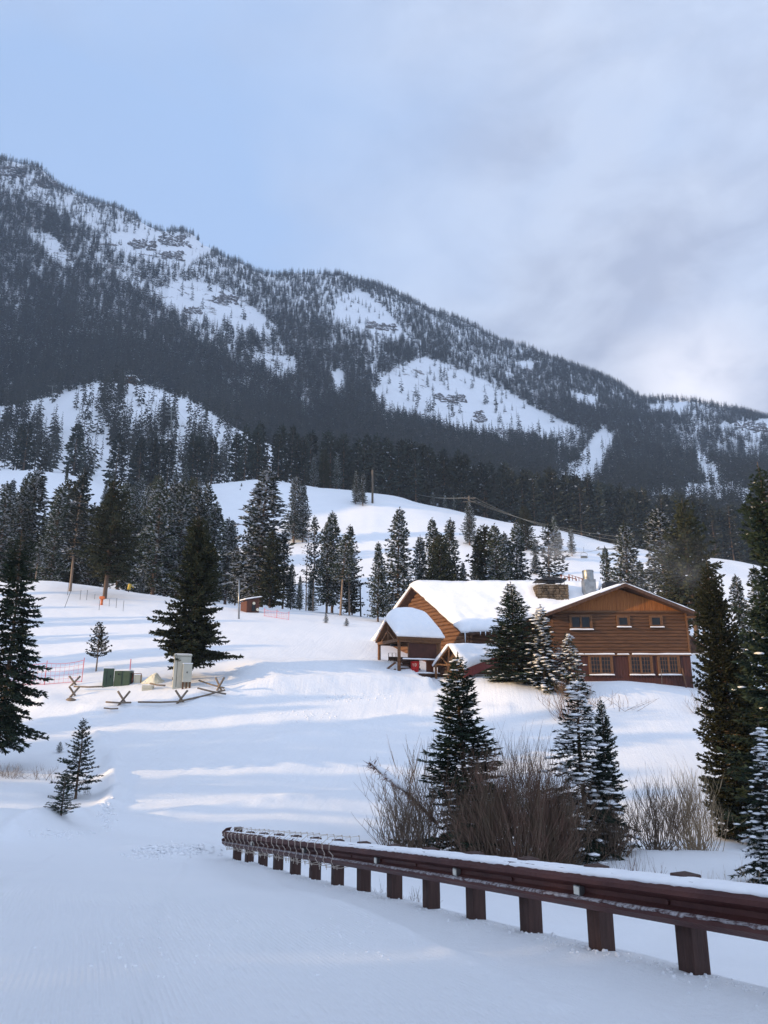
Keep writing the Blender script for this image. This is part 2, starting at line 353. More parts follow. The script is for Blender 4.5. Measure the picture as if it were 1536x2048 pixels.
def needle_mat(name, c1, c2, snow=0.0, sscale=3.0, attr=False):
    m = bpy.data.materials.new(name); m.use_nodes = True; nt = m.node_tree; N = nt.nodes; L = nt.links
    b = N['Principled BSDF']; b.inputs['Roughness'].default_value = .75; b.inputs['Specular IOR Level'].default_value = .2
    tc = N.new('ShaderNodeTexCoord'); n = N.new('ShaderNodeTexNoise'); n.inputs['Scale'].default_value = 1.4; n.inputs['Detail'].default_value = 6; n.inputs['Roughness'].default_value = .7
    L.new(tc.outputs['Object'], n.inputs['Vector'])
    mx = N.new('ShaderNodeMix'); mx.data_type = 'RGBA'; mx.inputs[6].default_value = (*c1, 1); mx.inputs[7].default_value = (*c2, 1)
    r = N.new('ShaderNodeMapRange'); r.inputs[1].default_value = .35; r.inputs[2].default_value = .65; L.new(n.outputs[0], r.inputs[0]); L.new(r.outputs[0], mx.inputs[0])
    hs = N.new('ShaderNodeHueSaturation'); L.new(mx.outputs[2], hs.inputs['Color'])
    r2 = N.new('ShaderNodeMapRange'); r2.inputs[3].default_value = .65; r2.inputs[4].default_value = 1.45
    if attr:
        at = N.new('ShaderNodeAttribute'); at.attribute_name = 'tone'; L.new(at.outputs['Fac'], r2.inputs[0])
    else:
        oi = N.new('ShaderNodeObjectInfo'); L.new(oi.outputs['Random'], r2.inputs[0])
    L.new(r2.outputs[0], hs.inputs['Value']); last = hs.outputs[0]
    if snow > 0:
        g = N.new('ShaderNodeNewGeometry'); sp = N.new('ShaderNodeSeparateXYZ'); L.new(g.outputs['True Normal'], sp.inputs[0])
        ab = N.new('ShaderNodeMath'); ab.operation = 'ABSOLUTE'; L.new(sp.outputs[2], ab.inputs[0])
        n2 = N.new('ShaderNodeTexNoise'); n2.inputs['Scale'].default_value = sscale; n2.inputs['Detail'].default_value = 3; L.new(g.outputs['Position'], n2.inputs['Vector'])
        ad = N.new('ShaderNodeMath'); ad.operation = 'MULTIPLY_ADD'; L.new(ab.outputs[0], ad.inputs[0]); ad.inputs[1].default_value = .5; L.new(n2.outputs[0], ad.inputs[2])
        r3 = N.new('ShaderNodeMapRange'); r3.inputs[1].default_value = 1.12 - snow; r3.inputs[2].default_value = 1.2 - snow; L.new(ad.outputs[0], r3.inputs[0])
        m2 = N.new('ShaderNodeMix'); m2.data_type = 'RGBA'; L.new(r3.outputs[0], m2.inputs[0]); L.new(last, m2.inputs[6]); m2.inputs[7].default_value = ((.40, .43, .48, 1) if attr or sscale < 1 else (.55, .58, .63, 1)); last = m2.outputs[2]
    L.new(last, b.inputs['Base Color']); M[name] = m; return m

def snow_ground_mat(name, corduroy=False, rock=False):
    m = bpy.data.materials.new(name); m.use_nodes = True; nt = m.node_tree; N = nt.nodes; L = nt.links
    b = N['Principled BSDF']; b.inputs['Roughness'].default_value = .6; b.inputs['Specular IOR Level'].default_value = .25
    tc = N.new('ShaderNodeTexCoord')
    def noise(sc, det=4, rough=.55, ms=(1, 1, 1), rot=0):
        mp = N.new('ShaderNodeMapping'); mp.inputs['Scale'].default_value = ms; mp.inputs['Rotation'].default_value = (0, 0, rot)
        L.new(tc.outputs['Object'], mp.inputs[0])
        n = N.new('ShaderNodeTexNoise'); n.inputs['Scale'].default_value = sc; n.inputs['Detail'].default_value = det; n.inputs['Roughness'].default_value = rough
        L.new(mp.outputs[0], n.inputs['Vector']); return n.outputs[0]
    def streak(th, across, along, det=5, rough=.62):      # long grooves running along direction th
        sp_ = N.new('ShaderNodeSeparateXYZ'); L.new(tc.outputs['Object'], sp_.inputs[0]); c_ = N.new('ShaderNodeCombineXYZ')
        L.new(mth('MULTIPLY', mth('SUBTRACT', mth('MULTIPLY', sp_.outputs[0], sin(th)), mth('MULTIPLY', sp_.outputs[1], cos(th))), across), c_.inputs[0])
        L.new(mth('MULTIPLY', mth('ADD', mth('MULTIPLY', sp_.outputs[0], cos(th)), mth('MULTIPLY', sp_.outputs[1], sin(th))), along), c_.inputs[1])
        n = N.new('ShaderNodeTexNoise'); n.inputs['Scale'].default_value = 1.0; n.inputs['Detail'].default_value = det; n.inputs['Roughness'].default_value = rough
        L.new(c_.outputs[0], n.inputs['Vector']); return n.outputs[0]
    def mth(op, a, b_=None, c=None, clamp=False):
        n = N.new('ShaderNodeMath'); n.operation = op; n.use_clamp = clamp
        for i, x in enumerate((a, b_, c)):
            if x is None: continue
            if isinstance(x, (int, float)): n.inputs[i].default_value = x
            else: L.new(x, n.inputs[i])
        return n.outputs[0]
    mx = N.new('ShaderNodeMix'); mx.data_type = 'RGBA'
    L.new(noise(.5, 6, .6), mx.inputs[0]); mx.inputs[6].default_value = (.80, .82, .85, 1); mx.inputs[7].default_value = (.88, .89, .90, 1)
    col = mx.outputs[2]
    h = mth('MULTIPLY', noise(7, 8, .72), .034) if not rock else mth('MULTIPLY', noise(.15, 6, .6), 1.5)
    if corduroy:
        sp = N.new('ShaderNodeSeparateXYZ'); L.new(tc.outputs['Object'], sp.inputs[0])
        # groomer lines run along the road
        u = mth('ADD', mth('MULTIPLY', sp.outputs[0], .935), mth('MULTIPLY', sp.outputs[1], .355))
        wob = mth('MULTIPLY', noise(.25, 2), .22)
        s_ = mth('SINE', mth('MULTIPLY', mth('ADD', u, wob), 2 * pi / .042))
        near = N.new('ShaderNodeMapRange'); near.inputs[1].default_value = 5.0; near.inputs[2].default_value = 13.0; near.inputs[3].default_value = 1; near.inputs[4].default_value = 0; L.new(sp.outputs[1], near.inputs[0])
        lft = N.new('ShaderNodeMapRange'); lft.inputs[1].default_value = -.3; lft.inputs[2].default_value = 1.3; lft.inputs[3].default_value = 1; lft.inputs[4].default_value = 0.12; L.new(sp.outputs[0], lft.inputs[0])
        pat = N.new('ShaderNodeMapRange'); pat.inputs[1].default_value = .35; pat.inputs[2].default_value = .6; L.new(noise(.6, 4, .6, (1, .4, 1)), pat.inputs[0])
        a = mth('MULTIPLY', mth('MULTIPLY', near.outputs[0], lft.outputs[0]), mth('MULTIPLY_ADD', pat.outputs[0], .8, .2))
        h = mth('ADD', h, mth('MULTIPLY', mth('MULTIPLY', s_, a), .0040))
        # wide groomed passes and old ski tracks on the slopes
        gr = streak(radians(84), 4.5, .10)
        gr2 = streak(radians(28), 2.2, .09)
        far = N.new('ShaderNodeMapRange'); far.inputs[1].default_value = 22; far.inputs[2].default_value = 32; L.new(sp.outputs[1], far.inputs[0])
        h = mth('ADD', h, mth('MULTIPLY', mth('MULTIPLY', mth('ADD', gr, gr2), far.outputs[0]), .026))
    if rock:
        g = N.new('ShaderNodeNewGeometry'); sp = N.new('ShaderNodeSeparateXYZ'); L.new(g.outputs['Normal'], sp.inputs[0])
        rr = mth('SUBTRACT', mth('ADD', noise(.035, 8, .75, (1, 1, 2.2)), mth('MULTIPLY', noise(.008, 3), .35)), mth('MULTIPLY', sp.outputs[2], .45))
        f_ = N.new('ShaderNodeMapRange'); f_.inputs[1].default_value = .50; f_.inputs[2].default_value = .54; L.new(rr, f_.inputs[0])
        m2 = N.new('ShaderNodeMix'); m2.data_type = 'RGBA'; L.new(f_.outputs[0], m2.inputs[0]); L.new(col, m2.inputs[6])
        m3 = N.new('ShaderNodeMix'); m3.data_type = 'RGBA'; L.new(noise(.3, 4), m3.inputs[0]); m3.inputs[6].default_value = (.10, .09, .085, 1); m3.inputs[7].default_value = (.24, .21, .19, 1)
        L.new(m3.outputs[2], m2.inputs[7]); col = m2.outputs[2]
    L.new(col, b.inputs['Base Color'])
    bp = N.new('ShaderNodeBump'); bp.inputs['Strength'].default_value = 1.0; bp.inputs['Distance'].default_value = 1.0; L.new(h, bp.inputs['Height']); L.new(bp.outputs[0], b.inputs['Normal'])
    M[name] = m; return m
snow_ground_mat('groomed_snow', corduroy=True); snow_ground_mat('hill_snow'); snow_ground_mat('mountain_snow', rock=True)
mat('snow', (.84, .86, .89), .6, (.90, .90, .91), 3, bump=.35, bscale=9)
mat('log', (.068, .032, .017), .7, (.135, .062, .028), 5, bump=.4, bscale=30, stretch=(.25, .25, 3))
mat('log_end', (.10, .045, .021), .65, (.19, .088, .038), 6, bump=.4, bscale=30, stretch=(.3, .3, 3))
mat('gable_board', (.20, .062, .014), .6, (.36, .135, .032), 7, bump=.3, bscale=25, stretch=(6, 1, .2))
mat('red_board', (.045, .017, .013), .65, (.085, .028, .020), 6, bump=.3, bscale=25, stretch=(6, 1, .25))
mat('dark_wood', (.055, .028, .018), .7, (.10, .05, .03), 6, bump=.3, bscale=30)
mat('trim_wood', (.10, .047, .022), .65, (.17, .082, .036), 8, bump=.2, bscale=30)
mat('glass', (.010, .012, .014), .05, spec=.28)
mat('stone', (.055, .042, .030), .9, (.135, .105, .075), 3.5, bump=1, bscale=6, lo=.4, hi=.55)
mat('galvanized', (.34, .35, .35), .42, (.22, .23, .235), 3, metal=.85)
mat('black_metal', (.02, .02, .022), .5)
mat('panel_brown', (.05, .018, .012), .6, (.075, .026, .018), 3)
mat('red_paint', (.55, .02, .018), .4, (.40, .015, .014), 5)
mat('cream_paint', (.75, .68, .5), .5)
mat('orange_wood', (.26, .085, .035), .7, (.20, .065, .03), 6)
mat('blue_grey', (.22, .34, .45), .5)
mat('utility_green', (.055, .085, .05), .5, (.07, .10, .065), 3)
mat('utility_beige', (.46, .45, .37), .5, (.52, .50, .42), 2)
mat('tarp', (.72, .66, .47), .6, (.80, .76, .62), 4, bump=.6, bscale=8)
mat('grey_wood', (.14, .105, .08), .85, (.25, .20, .15), 8, bump=.5, bscale=30)
mat('shed_red', (.085, .032, .022), .7, (.13, .05, .032), 7, bump=.4, bscale=30, stretch=(6, 1, .3))
mat('pole_wood', (.10, .08, .06), .8, (.15, .12, .09), 6)
mat('lift_steel', (.16, .17, .16), .5)
mat('orange_paint', (.60, .16, .05), .5)
mat('yellow_pad', (.60, .42, .08), .6)
mat('net_red', (.70, .16, .18), .6)
mat('rail_rust', (.060, .022, .021), .55, (.105, .040, .034), 2.5, metal=.25, bump=.25, bscale=30, stretch=(1, 1, 2))
mat('post_timber', (.050, .027, .023), .75, (.082, .044, .036), 5, bump=.5, bscale=25, stretch=(6, 6, .5))
mat('reflector', (.62, .60, .52), .3)
mat('light_wire', (.52, .45, .38), .5)
mat('bark', (.085, .055, .040), .9, (.16, .11, .08), 9, bump=.6, bscale=20, stretch=(3, 3, .6))
mat('bark_pale', (.20, .145, .105), .9, (.30, .22, .16), 9, bump=.6, bscale=20, stretch=(3, 3, .6))
mat('twig_red', (.175, .095, .070), .8, (.13, .098, .064), 2, rnd=.1)
mat('twig_brown', (.12, .085, .062), .8, (.20, .145, .10), 2)
mat('twig_tan', (.42, .31, .19), .8, (.28, .20, .13), 2)
mat('dead_needle', (.13, .065, .045), .85, (.19, .10, .07), 3)
mat('dead_wood', (.10, .085, .080), .9, (.15, .13, .12), 1)
needle_mat('needles', (.010, .018, .012), (.028, .042, .022))
needle_mat('needles_dusted', (.012, .020, .013), (.034, .046, .024), snow=.23, sscale=2.2)
needle_mat('needles_warm', (.020, .024, .011), (.045, .050, .022))
needle_mat('needles_mid', (.014, .021, .019), (.031, .040, .033), snow=.18, sscale=.9)
needle_mat('forest_needles', (.021, .025, .022), (.046, .047, .040), snow=.17, sscale=.35, attr=True)
needle_mat('forest_dead', (.085, .072, .066), (.14, .12, .11), snow=.15, sscale=.35, attr=True)

# ------------------------------------------------------------------ setting: one sheet, split where a crest hides the seam
def build_terrain():
    dense = np.linspace(-.60, .60, 561)
    side = .60 + np.cumsum(np.linspace(.004, .09, 46)); T = np.concatenate([-side[::-1], dense, side])
    a = [2.0]
    while a[-1] < 60: a.append(a[-1] * 1.0095)
    while a[-1] < 235: a.append(a[-1] * 1.013)
    while a[-1] < 2200: a.append(a[-1] * 1.014)
    Yr = np.array(a)
    Y0 = 6.0
    X = T[None, :] * (Yr[:, None] + Y0 * np.clip(1 - Yr[:, None] / 60, 0, 1) * np.clip(np.abs(T[None, :]) * 1.2, 0, 3)); Y = np.repeat(Yr[:, None], len(T), 1)
    Z = H(X, Y)
    cut1 = int(np.searchsorted(Yr, 112)); cut2 = int(np.searchsorted(Yr, 440))
    def sheet(name, i0, i1, mt, label):
        nx = len(T); rows = i1 - i0
        V = np.stack([X[i0:i1].ravel(), Y[i0:i1].ravel(), Z[i0:i1].ravel()], 1)
        g = np.arange(rows * nx).reshape(rows, nx)
        Q = np.stack([g[:-1, :-1], g[:-1, 1:], g[1:, 1:], g[1:, :-1]], -1).reshape(-1, 4)
        o = link(name, np_mesh(name, V, Q, [M[mt]], smooth=True)); tag(o, label, None, None, 'structure'); return o
    sheet('ground', 0, cut1 + 1, 'groomed_snow', 'groomed snow of the road and lower ski slope')
    sheet('hill', cut1, cut2 + 1, 'hill_snow', 'snow covered ski hills below the mountain')
    sheet('mountain', cut2, len(Yr), 'mountain_snow', 'steep snowy mountainside under the forest')
    # the snow behind the camera, joined to the first row
    xs = X[0]; n = len(xs); V = []; ys = [2.0, 0, -5, -20, -60, -200]
    for y in ys:
        k = 1 + (2 - y) * .35
        for x in xs: V.append((x * k, y, float(-1.45) if y < 2 else 0))
    V = np.array(V); V[:n, 2] = Z[0]
    g = np.arange(len(ys) * n).reshape(len(ys), n)
    Q = np.stack([g[:-1, :-1], g[1:, :-1], g[1:, 1:], g[:-1, 1:]], -1).reshape(-1, 4)
    o = link('road', np_mesh('road', V, Q, [M['groomed_snow']], smooth=True)); tag(o, 'snow covered road behind the viewer', None, None, 'structure')
build_terrain()

# ------------------------------------------------------------------ conifers
def qclumps(P, D, L, Wd, rng, fan=3):
    """flat sprays of needles: `fan` diamonds per point, splayed round the twig direction"""
    n = len(P); up = np.array([0, 0, 1.0]); out = []
    s = np.cross(D, up); s /= np.linalg.norm(s, axis=1)[:, None] + 1e-6
    roll = rng.uniform(-.9, .9, (n, 1)); u2 = np.cross(s, D); side = s * np.cos(roll) + u2 * np.sin(roll)
    for k in range(fan):
        a = 0 if fan == 1 else (k - (fan - 1) / 2) * (1.15 / max(1, fan - 1)) * rng.uniform(.7, 1.3, (n, 1))
        d = D * np.cos(a) + side * np.sin(a); w = np.cross(d, np.cross(side, d) + 1e-3 * up); 
        w = side * np.cos(a) - D * np.sin(a)
        if fan == 1 or k % 2: w = np.cross(d, w)
        l = (L * rng.uniform(.65, 1.15, n))[:, None]; ww = Wd[:, None]
        out.append(np.stack([P, P + d * l * .45 + w * ww, P + d * l, P + d * l * .45 - w * ww], 1))
    V = np.concatenate(out, 0).reshape(-1, 3); Q = np.arange(len(V)).reshape(-1, 4); return V, Q
def tube_np(pts, rad, n=6):
    pts = np.asarray(pts, float); m = len(pts); d = np.gradient(pts, axis=0); d /= np.linalg.norm(d, axis=1)[:, None] + 1e-9
    a = np.cross(d, np.array([.03, 1, .02])); b0 = np.cross(d, np.array([0.02, .03, 1]))
    a = np.where((np.linalg.norm(a, axis=1) > .2)[:, None], a, b0); a /= np.linalg.norm(a, axis=1)[:, None] + 1e-9; b = np.cross(d, a)
    k = np.arange(n) * 2 * pi / n
    V = pts[:, None] + (a[:, None] * np.cos(k)[None, :, None] + b[:, None] * np.sin(k)[None, :, None]) * np.asarray(rad)[:, None, None]
    g = np.arange(m * n).reshape(m, n); g2 = np.roll(g, -1, 1)
    return V.reshape(-1, 3), np.stack([g[:-1], g2[:-1], g2[1:], g[1:]], -1).reshape(-1, 4)
class Arr:
    def __init__(s): s.V = []; s.Q = []; s.n = 0
    def add(s, V, Q): s.V.append(V); s.Q.append(Q + s.n); s.n += len(V)
    def get(s): return np.concatenate(s.V), np.concatenate(s.Q)
def lumps_np(C, R, rng):             # soft irregular blobs of snow
    o = np.array([[x, y, z] for z, r in ((-.45, .75), (.25, 1.0), (.85, .5)) for x, y in ((r, 0), (.5 * r, .87 * r), (-.5 * r, .87 * r), (-r, 0), (-.5 * r, -.87 * r), (.5 * r, -.87 * r))] + [[0, 0, 1.0]])
    q = []
    for a in range(2):
        for k in range(6): q.append((a * 6 + k, a * 6 + (k + 1) % 6, (a + 1) * 6 + (k + 1) % 6, (a + 1) * 6 + k))
    for k in range(0, 6, 2): q.append((12 + k, 12 + (k + 1) % 6, 12 + (k + 2) % 6, 18))
    q.append((5, 4, 3, 0)); q.append((3, 2, 1, 0)); q = np.array(q)
    n = len(C); V = C[:, None] + o[None] * R[:, None] * rng.uniform(.75, 1.25, (n, 19, 3))
    return V.reshape(-1, 3), (q[None] + np.arange(n)[:, None, None] * 19).reshape(-1, 4)

def conifer(seed, Ht, R, nb, clear=.06, twig=.2, wid=.03, step=.12, droop=.22, power=.85, tip=.18, irr=.3, snow=0., trunk=.02, fan=3, lat=.42, bulge=0., gaps=0.0, rise=35, fall=-18, lsnow=(.10, .045), lean=0.0, wind=0.0, dens=1.0, lobe=.30):
    rng = np.random.default_rng(seed); T = Arr(); C = Arr(); Sn = Arr()
    zz = np.linspace(-.04 * Ht, Ht, 14); ph = rng.uniform(0, 6)
    tx = lean * zz + .012 * Ht * np.sin(zz / Ht * 5 + ph) * (zz / Ht); ty = .010 * Ht * np.cos(zz / Ht * 4 + ph) * (zz / Ht)
    T.add(*tube_np(np.stack([tx, ty, zz], 1), trunk * Ht * (1.02 - zz / Ht) ** .8 + .004, 8))
    ga = rng.uniform(0, 6); CP = []; CD = []; CL = []; SP = []
    skipaz = rng.uniform(0, 2 * pi, 4); skipf = rng.uniform(.1, .85, 4)
    for i in range(nb):
        f = clear + (1 - clear) * ((i + rng.random()) / nb) ** .92
        if f > .955: continue
        z0 = f * Ht; az = ga + i * 2.39996 + rng.uniform(-.4, .4)
        g = (1 - f) / (1 - clear)
        prof = g ** power * (1 + bulge * math.sin(pi * min(1, g))) * min(1, .55 + (1 - g) * 5)
        L = R * prof * (1 - irr * rng.random() ** 1.3) + .012 * Ht
        if gaps and any(abs((az - a + pi) % (2 * pi) - pi) < .6 and abs(f - q) < .07 for a, q in zip(skipaz, skipf)): L *= (1 - gaps)
        L *= 1 + lobe * (float(vnoise(np.array([(az % (2 * pi)) * 1.1 + seed]), np.array([f * 11.0]), seed)[0]) * 2 - 1)
        if wind: L *= 1 + wind * math.cos(az)
        pit = radians(fall + (rise - fall) * (1 - g) ** 1.3 + rng.uniform(-7, 7))
        n = max(3, int(L / step) + 1); s = np.linspace(0, 1, n)
        tw_ = twig * min(1, .38 + g * 3.2)
        rad = L * s * cos(pit); zr = L * (math.tan(pit) * s * .8 - droop * s ** 2 + tip * s ** 3)
        wob = rng.uniform(-.12, .12) * L * s ** 2
        bx_, by_ = np.interp(z0, zz, tx), np.interp(z0, zz, ty)
        P = np.stack([bx_ + rad * cos(az) - wob * sin(az), by_ + rad * sin(az) + wob * cos(az), z0 + zr], 1)
        if L > .035 * Ht: T.add(*tube_np(P, np.linspace(trunk * Ht * .22 * (.4 + g), .003, n), 3))
        tan_ = np.gradient(P, axis=0); tan_ /= np.linalg.norm(tan_, axis=1)[:, None] + 1e-9
        # leader twigs on the branch itself
        m = s > .12
        CP.append(P[m]); CD.append(tan_[m] + rng.normal(0, .12, (m.sum(), 3))); CL.append(np.full(m.sum(), tw_))
        sd_ = np.stack([tan_[:, 1], -tan_[:, 0], np.zeros(n)], 1)
        for sg in (-1, 1):
            for j in range(n):
                if s[j] < .15 or rng.random() > dens: continue
                ll = lat * L * (1.05 - s[j]) * rng.uniform(.6, 1.2) * min(1, s[j] * 3)
                d = tan_[j] * .62 + sg * sd_[j] * .78 + np.array([0, 0, rng.uniform(-.28, .06)]); d /= np.linalg.norm(d)
                k = max(1, int(ll / (step * 1.15)) + 1); u = (np.arange(k) + rng.uniform(0, .5)) / max(k, 1) * ll
                Q_ = P[j] + d * u[:, None] + np.array([0, 0, -1.0]) * (u[:, None] ** 2) * .25 / max(R, .3)
                CP.append(Q_); CD.append(np.tile(d, (k, 1)) + rng.normal(0, .27, (k, 3))); CL.append(np.full(k, tw_ * rng.uniform(.7, 1.1)))
        if snow:
            j = np.nonzero(rng.random(n) < snow * (s > .25))[0]
            if len(j): SP.append(P[j] + rng.normal(0, .03, (len(j), 3)) + np.array([0, 0, .02]))
            for sg in (-1, 1):
                j = np.nonzero(rng.random(n) < snow * .8 * (s > .3))[0]
                if len(j): SP.append(P[j] + sg * sd_[j] * (lat * L * (1.05 - s[j]) * rng.uniform(.2, .8))[:, None] + np.array([0, 0, .005]))
    # top leader
    k = 9; zt = np.linspace(.90 * Ht, Ht * .985, k)
    CP.append(np.stack([np.interp(zt, zz, tx), np.interp(zt, zz, ty), zt], 1)); CD.append(np.tile([0.05, 0, 1.0], (k, 1)) + rng.normal(0, .22, (k, 3))); CL.append(np.full(k, twig * .55))
    P = np.concatenate(CP); D = np.concatenate(CD); D /= np.linalg.norm(D, axis=1)[:, None]; L_ = np.concatenate(CL)
    C.add(*qclumps(P, D, L_, L_ / twig * wid, rng, fan))
    if SP:
        SPp = np.concatenate(SP); r = np.stack([rng.uniform(.6, 1.7, len(SPp)) * lsnow[0], rng.uniform(.6, 1.7, len(SPp)) * lsnow[0], rng.uniform(.6, 1.3, len(SPp)) * lsnow[1]], 1)
        Sn.add(*lumps_np(SPp, r, rng)); return T.get(), C.get(), Sn.get()
    return T.get(), C.get(), None

PROTO = {}
def proto(key, params, needles='needles', bark='bark', single=False, kind='spruce_tree'):
    T, C, Sn = conifer(**params)
    if single:
        V = np.concatenate([T[0], C[0]]); Q = np.concatenate([T[1], C[1] + len(T[0])])
        mi = np.concatenate([np.zeros(len(T[1])), np.ones(len(C[1]))])
        PROTO[key] = dict(kind=kind, H=params['Ht'], me=np_mesh(kind, V, Q, [M[bark], M[needles]], mi)); return
    if Sn is None: cr = np_mesh('crown', *C, [M[needles]])
    else:
        k = len(C[1]); q = np.concatenate([C[1], Sn[1] + len(C[0])]); f = np.arange(len(q)) >= k
        cr = np_mesh('crown', np.concatenate([C[0], Sn[0]]), q, [M[needles], M['snow']], f.astype(np.int32), smooth=f)
    PROTO[key] = dict(kind=kind, H=params['Ht'], trunk=np_mesh('trunk', *T, [M[bark]], smooth=True), crown=cr)
TREES = []
def put(key, loc, height, label, group=None, wf=1.0, rot=None, name=None, cat='tree', tilt=(0, 0)):
    p = PROTO[key]; rnd = random.Random(int(loc[0] * 977 + loc[1] * 131)); s = height / p['H']
    rot = rnd.uniform(0, 6.28) if rot is None else rot
    if 'me' in p: o = link(name or p['kind'], p['me'])
    else: o = bpy.data.objects.new(name or p['kind'], None); COL.objects.link(o); o.empty_display_size = .3
    o.location = loc; o.scale = (s * wf, s * wf, s); o.rotation_euler = (tilt[0], tilt[1], rot)
    tag(o, label, cat, group)
    if 'me' not in p:
        link('trunk', p['trunk'], o); link('crown', p['crown'], o)
    TREES.append(o); return o
def tree_px(key, px, base, top, label, Y=None, wf=1.0, group=None, sink=.12, width=None, **kw):
    """base and top are picture rows; without Y the trunk stands where the ground shows at that row"""
    t = ray(px, base * .45 + top * .55)[0]
    if Y is None: Y = ground(px, base, 8.0).y; 
    if True:
        e = 0; g = Vector((t * Y, Y, gz(t * Y, Y)))
    dist = g.y; topz = ray(px, top)[1] * dist
    h = topz - g.z
    return put(key, (g.x, g.y, g.z - sink), h + sink, label, group, wf, **kw)

# near and middle prototypes
proto('spruce_near', dict(seed=3, Ht=6.5, R=1.25, nb=340, clear=.03, twig=.16, wid=.022, step=.085, snow=.07, droop=.30, tip=.28, power=1.0, irr=.38, gaps=.6, lsnow=(.055, .022), rise=45, fall=-12, trunk=.011))
proto('spruce_small', dict(seed=5, Ht=2.6, R=.72, nb=90, clear=.13, twig=.12, wid=.016, step=.08, droop=.15, tip=.15, power=.85, irr=.35, rise=45, fall=0, trunk=.014, snow=.03, lsnow=(.03, .012)), needles='needles')
proto('spruce_snowy', dict(seed=8, Ht=6.0, R=1.2, nb=210, clear=.03, twig=.16, wid=.020, step=.095, snow=.13, droop=.36, tip=.18, power=.95, irr=.42, gaps=.7, lobe=.4, lsnow=(.10, .045), rise=40, fall=-22, trunk=.012))
proto('spruce_loaded', dict(seed=11, Ht=6.0, R=1.15, nb=200, clear=.02, twig=.17, wid=.022, step=.10, snow=.20, droop=.40, tip=.16, power=.95, irr=.35, lsnow=(.095, .045), rise=40, fall=-24, trunk=.012))
proto('spruce_tall', dict(seed=13, Ht=11., R=1.9, nb=270, clear=.11, twig=.28, wid=.042, step=.15, droop=.36, tip=.26, power=.62, irr=.45, gaps=.75, rise=30, fall=-18, trunk=.011), needles='needles')
proto('spruce_broad', dict(seed=17, Ht=10.5, R=2.7, nb=470, clear=.09, twig=.30, wid=.055, step=.19, droop=.16, tip=.16, power=.72, irr=.42, bulge=.05, gaps=.6, lobe=.45, rise=42, fall=-8, trunk=.018), needles='needles_warm')
proto('fir_column', dict(seed=19, Ht=14, R=2.2, nb=600, clear=.02, twig=.28, wid=.055, step=.19, droop=.12, tip=.22, power=.62, irr=.32, bulge=.12, gaps=.4, rise=42, fall=-12, trunk=.012), needles='needles_warm', kind='fir_tree')
proto('fir_column_two', dict(seed=23, Ht=14, R=2.1, nb=520, clear=.02, twig=.28, wid=.052, step=.19, droop=.16, tip=.22, power=.7, irr=.42, gaps=.6, rise=40, fall=-14, trunk=.012, snow=.015, lsnow=(.12, .05)), needles='needles', kind='fir_tree')
proto('pine_small', dict(seed=29, Ht=3.6, R=1.15, nb=60, clear=.30, twig=.20, wid=.034, step=.15, droop=.02, tip=.1, power=.7, irr=.35, rise=55, fall=8, trunk=.016, bulge=.1), needles='needles_warm', kind='pine_tree', bark='bark_pale')
mp_ = dict(twig=.46, wid=.105, step=.34, fan=2, lobe=.38)
proto('mid_a', dict(seed=31, Ht=14, R=2.2, nb=250, clear=.10, droop=.22, tip=.22, power=.92, irr=.42, gaps=.7, rise=40, fall=-10, trunk=.011, **mp_), needles='needles_dusted')
proto('mid_b', dict(seed=37, Ht=14, R=2.6, nb=250, clear=.07, droop=.12, tip=.18, power=1.0, irr=.38, gaps=.5, rise=40, fall=-6, trunk=.012, **mp_), needles='needles_dusted')
proto('mid_c', dict(seed=41, Ht=14, R=1.8, nb=240, clear=.12, droop=.32, tip=.22, power=.82, irr=.42, gaps=.8, rise=35, fall=-16, trunk=.011, **mp_), needles='needles_dusted')
proto('mid_dark', dict(seed=43, Ht=12, R=2.2, nb=220, clear=.05, droop=.12, tip=.15, power=.7, irr=.3, bulge=.15, rise=40, fall=-8, trunk=.013, **mp_), needles='needles_warm')
proto('mid_pine', dict(seed=47, Ht=14, R=1.8, nb=130, clear=.42, droop=.05, tip=.15, power=.8, irr=.5, gaps=.8, rise=50, fall=-5, trunk=.011, bulge=.2, **mp_), needles='needles_dusted', bark='bark_pale', kind='pine_tree')
proto('mid_pine_open', dict(seed=53, Ht=14, R=2.0, nb=130, clear=.25, droop=.08, tip=.2, power=.8, irr=.55, gaps=.9, rise=45, fall=-12, trunk=.010, dens=.8, **mp_), needles='needles_mid', bark='bark_pale', kind='pine_tree')
proto('mid_big', dict(seed=59, Ht=14, R=3.2, nb=240, clear=.17, droop=.10, tip=.12, power=.75, irr=.38, bulge=.25, gaps=.5, rise=45, fall=-6, trunk=.017, **mp_), needles='needles_warm')
lp = dict(twig=1.15, wid=.26, step=.85, fan=1, lat=.5)
proto('hill_a', dict(seed=61, Ht=14, R=1.75, nb=66, clear=.10, droop=.2, tip=.2, power=.8, irr=.4, rise=40, fall=-12, trunk=.012, **lp), needles='needles_mid', single=True)
proto('hill_b', dict(seed=67, Ht=14, R=1.35, nb=60, clear=.16, droop=.25, tip=.2, power=.65, irr=.5, rise=35, fall=-16, trunk=.011, **lp), needles='needles_mid', single=True)
proto('hill_c', dict(seed=71, Ht=14, R=2.1, nb=74, clear=.06, droop=.15, tip=.18, power=.85, irr=.35, rise=40, fall=-10, trunk=.013, **lp), needles='needles_mid', single=True)
proto('hill_dead', dict(seed=73, Ht=13, R=.8, nb=26, clear=.2, droop=.1, tip=.0, power=.6, irr=.6, rise=30, fall=-5, trunk=.010, twig=.7, wid=.03, step=.9, fan=1, lat=.2), needles='dead_wood', bark='dead_wood', single=True, name=None) if False else None
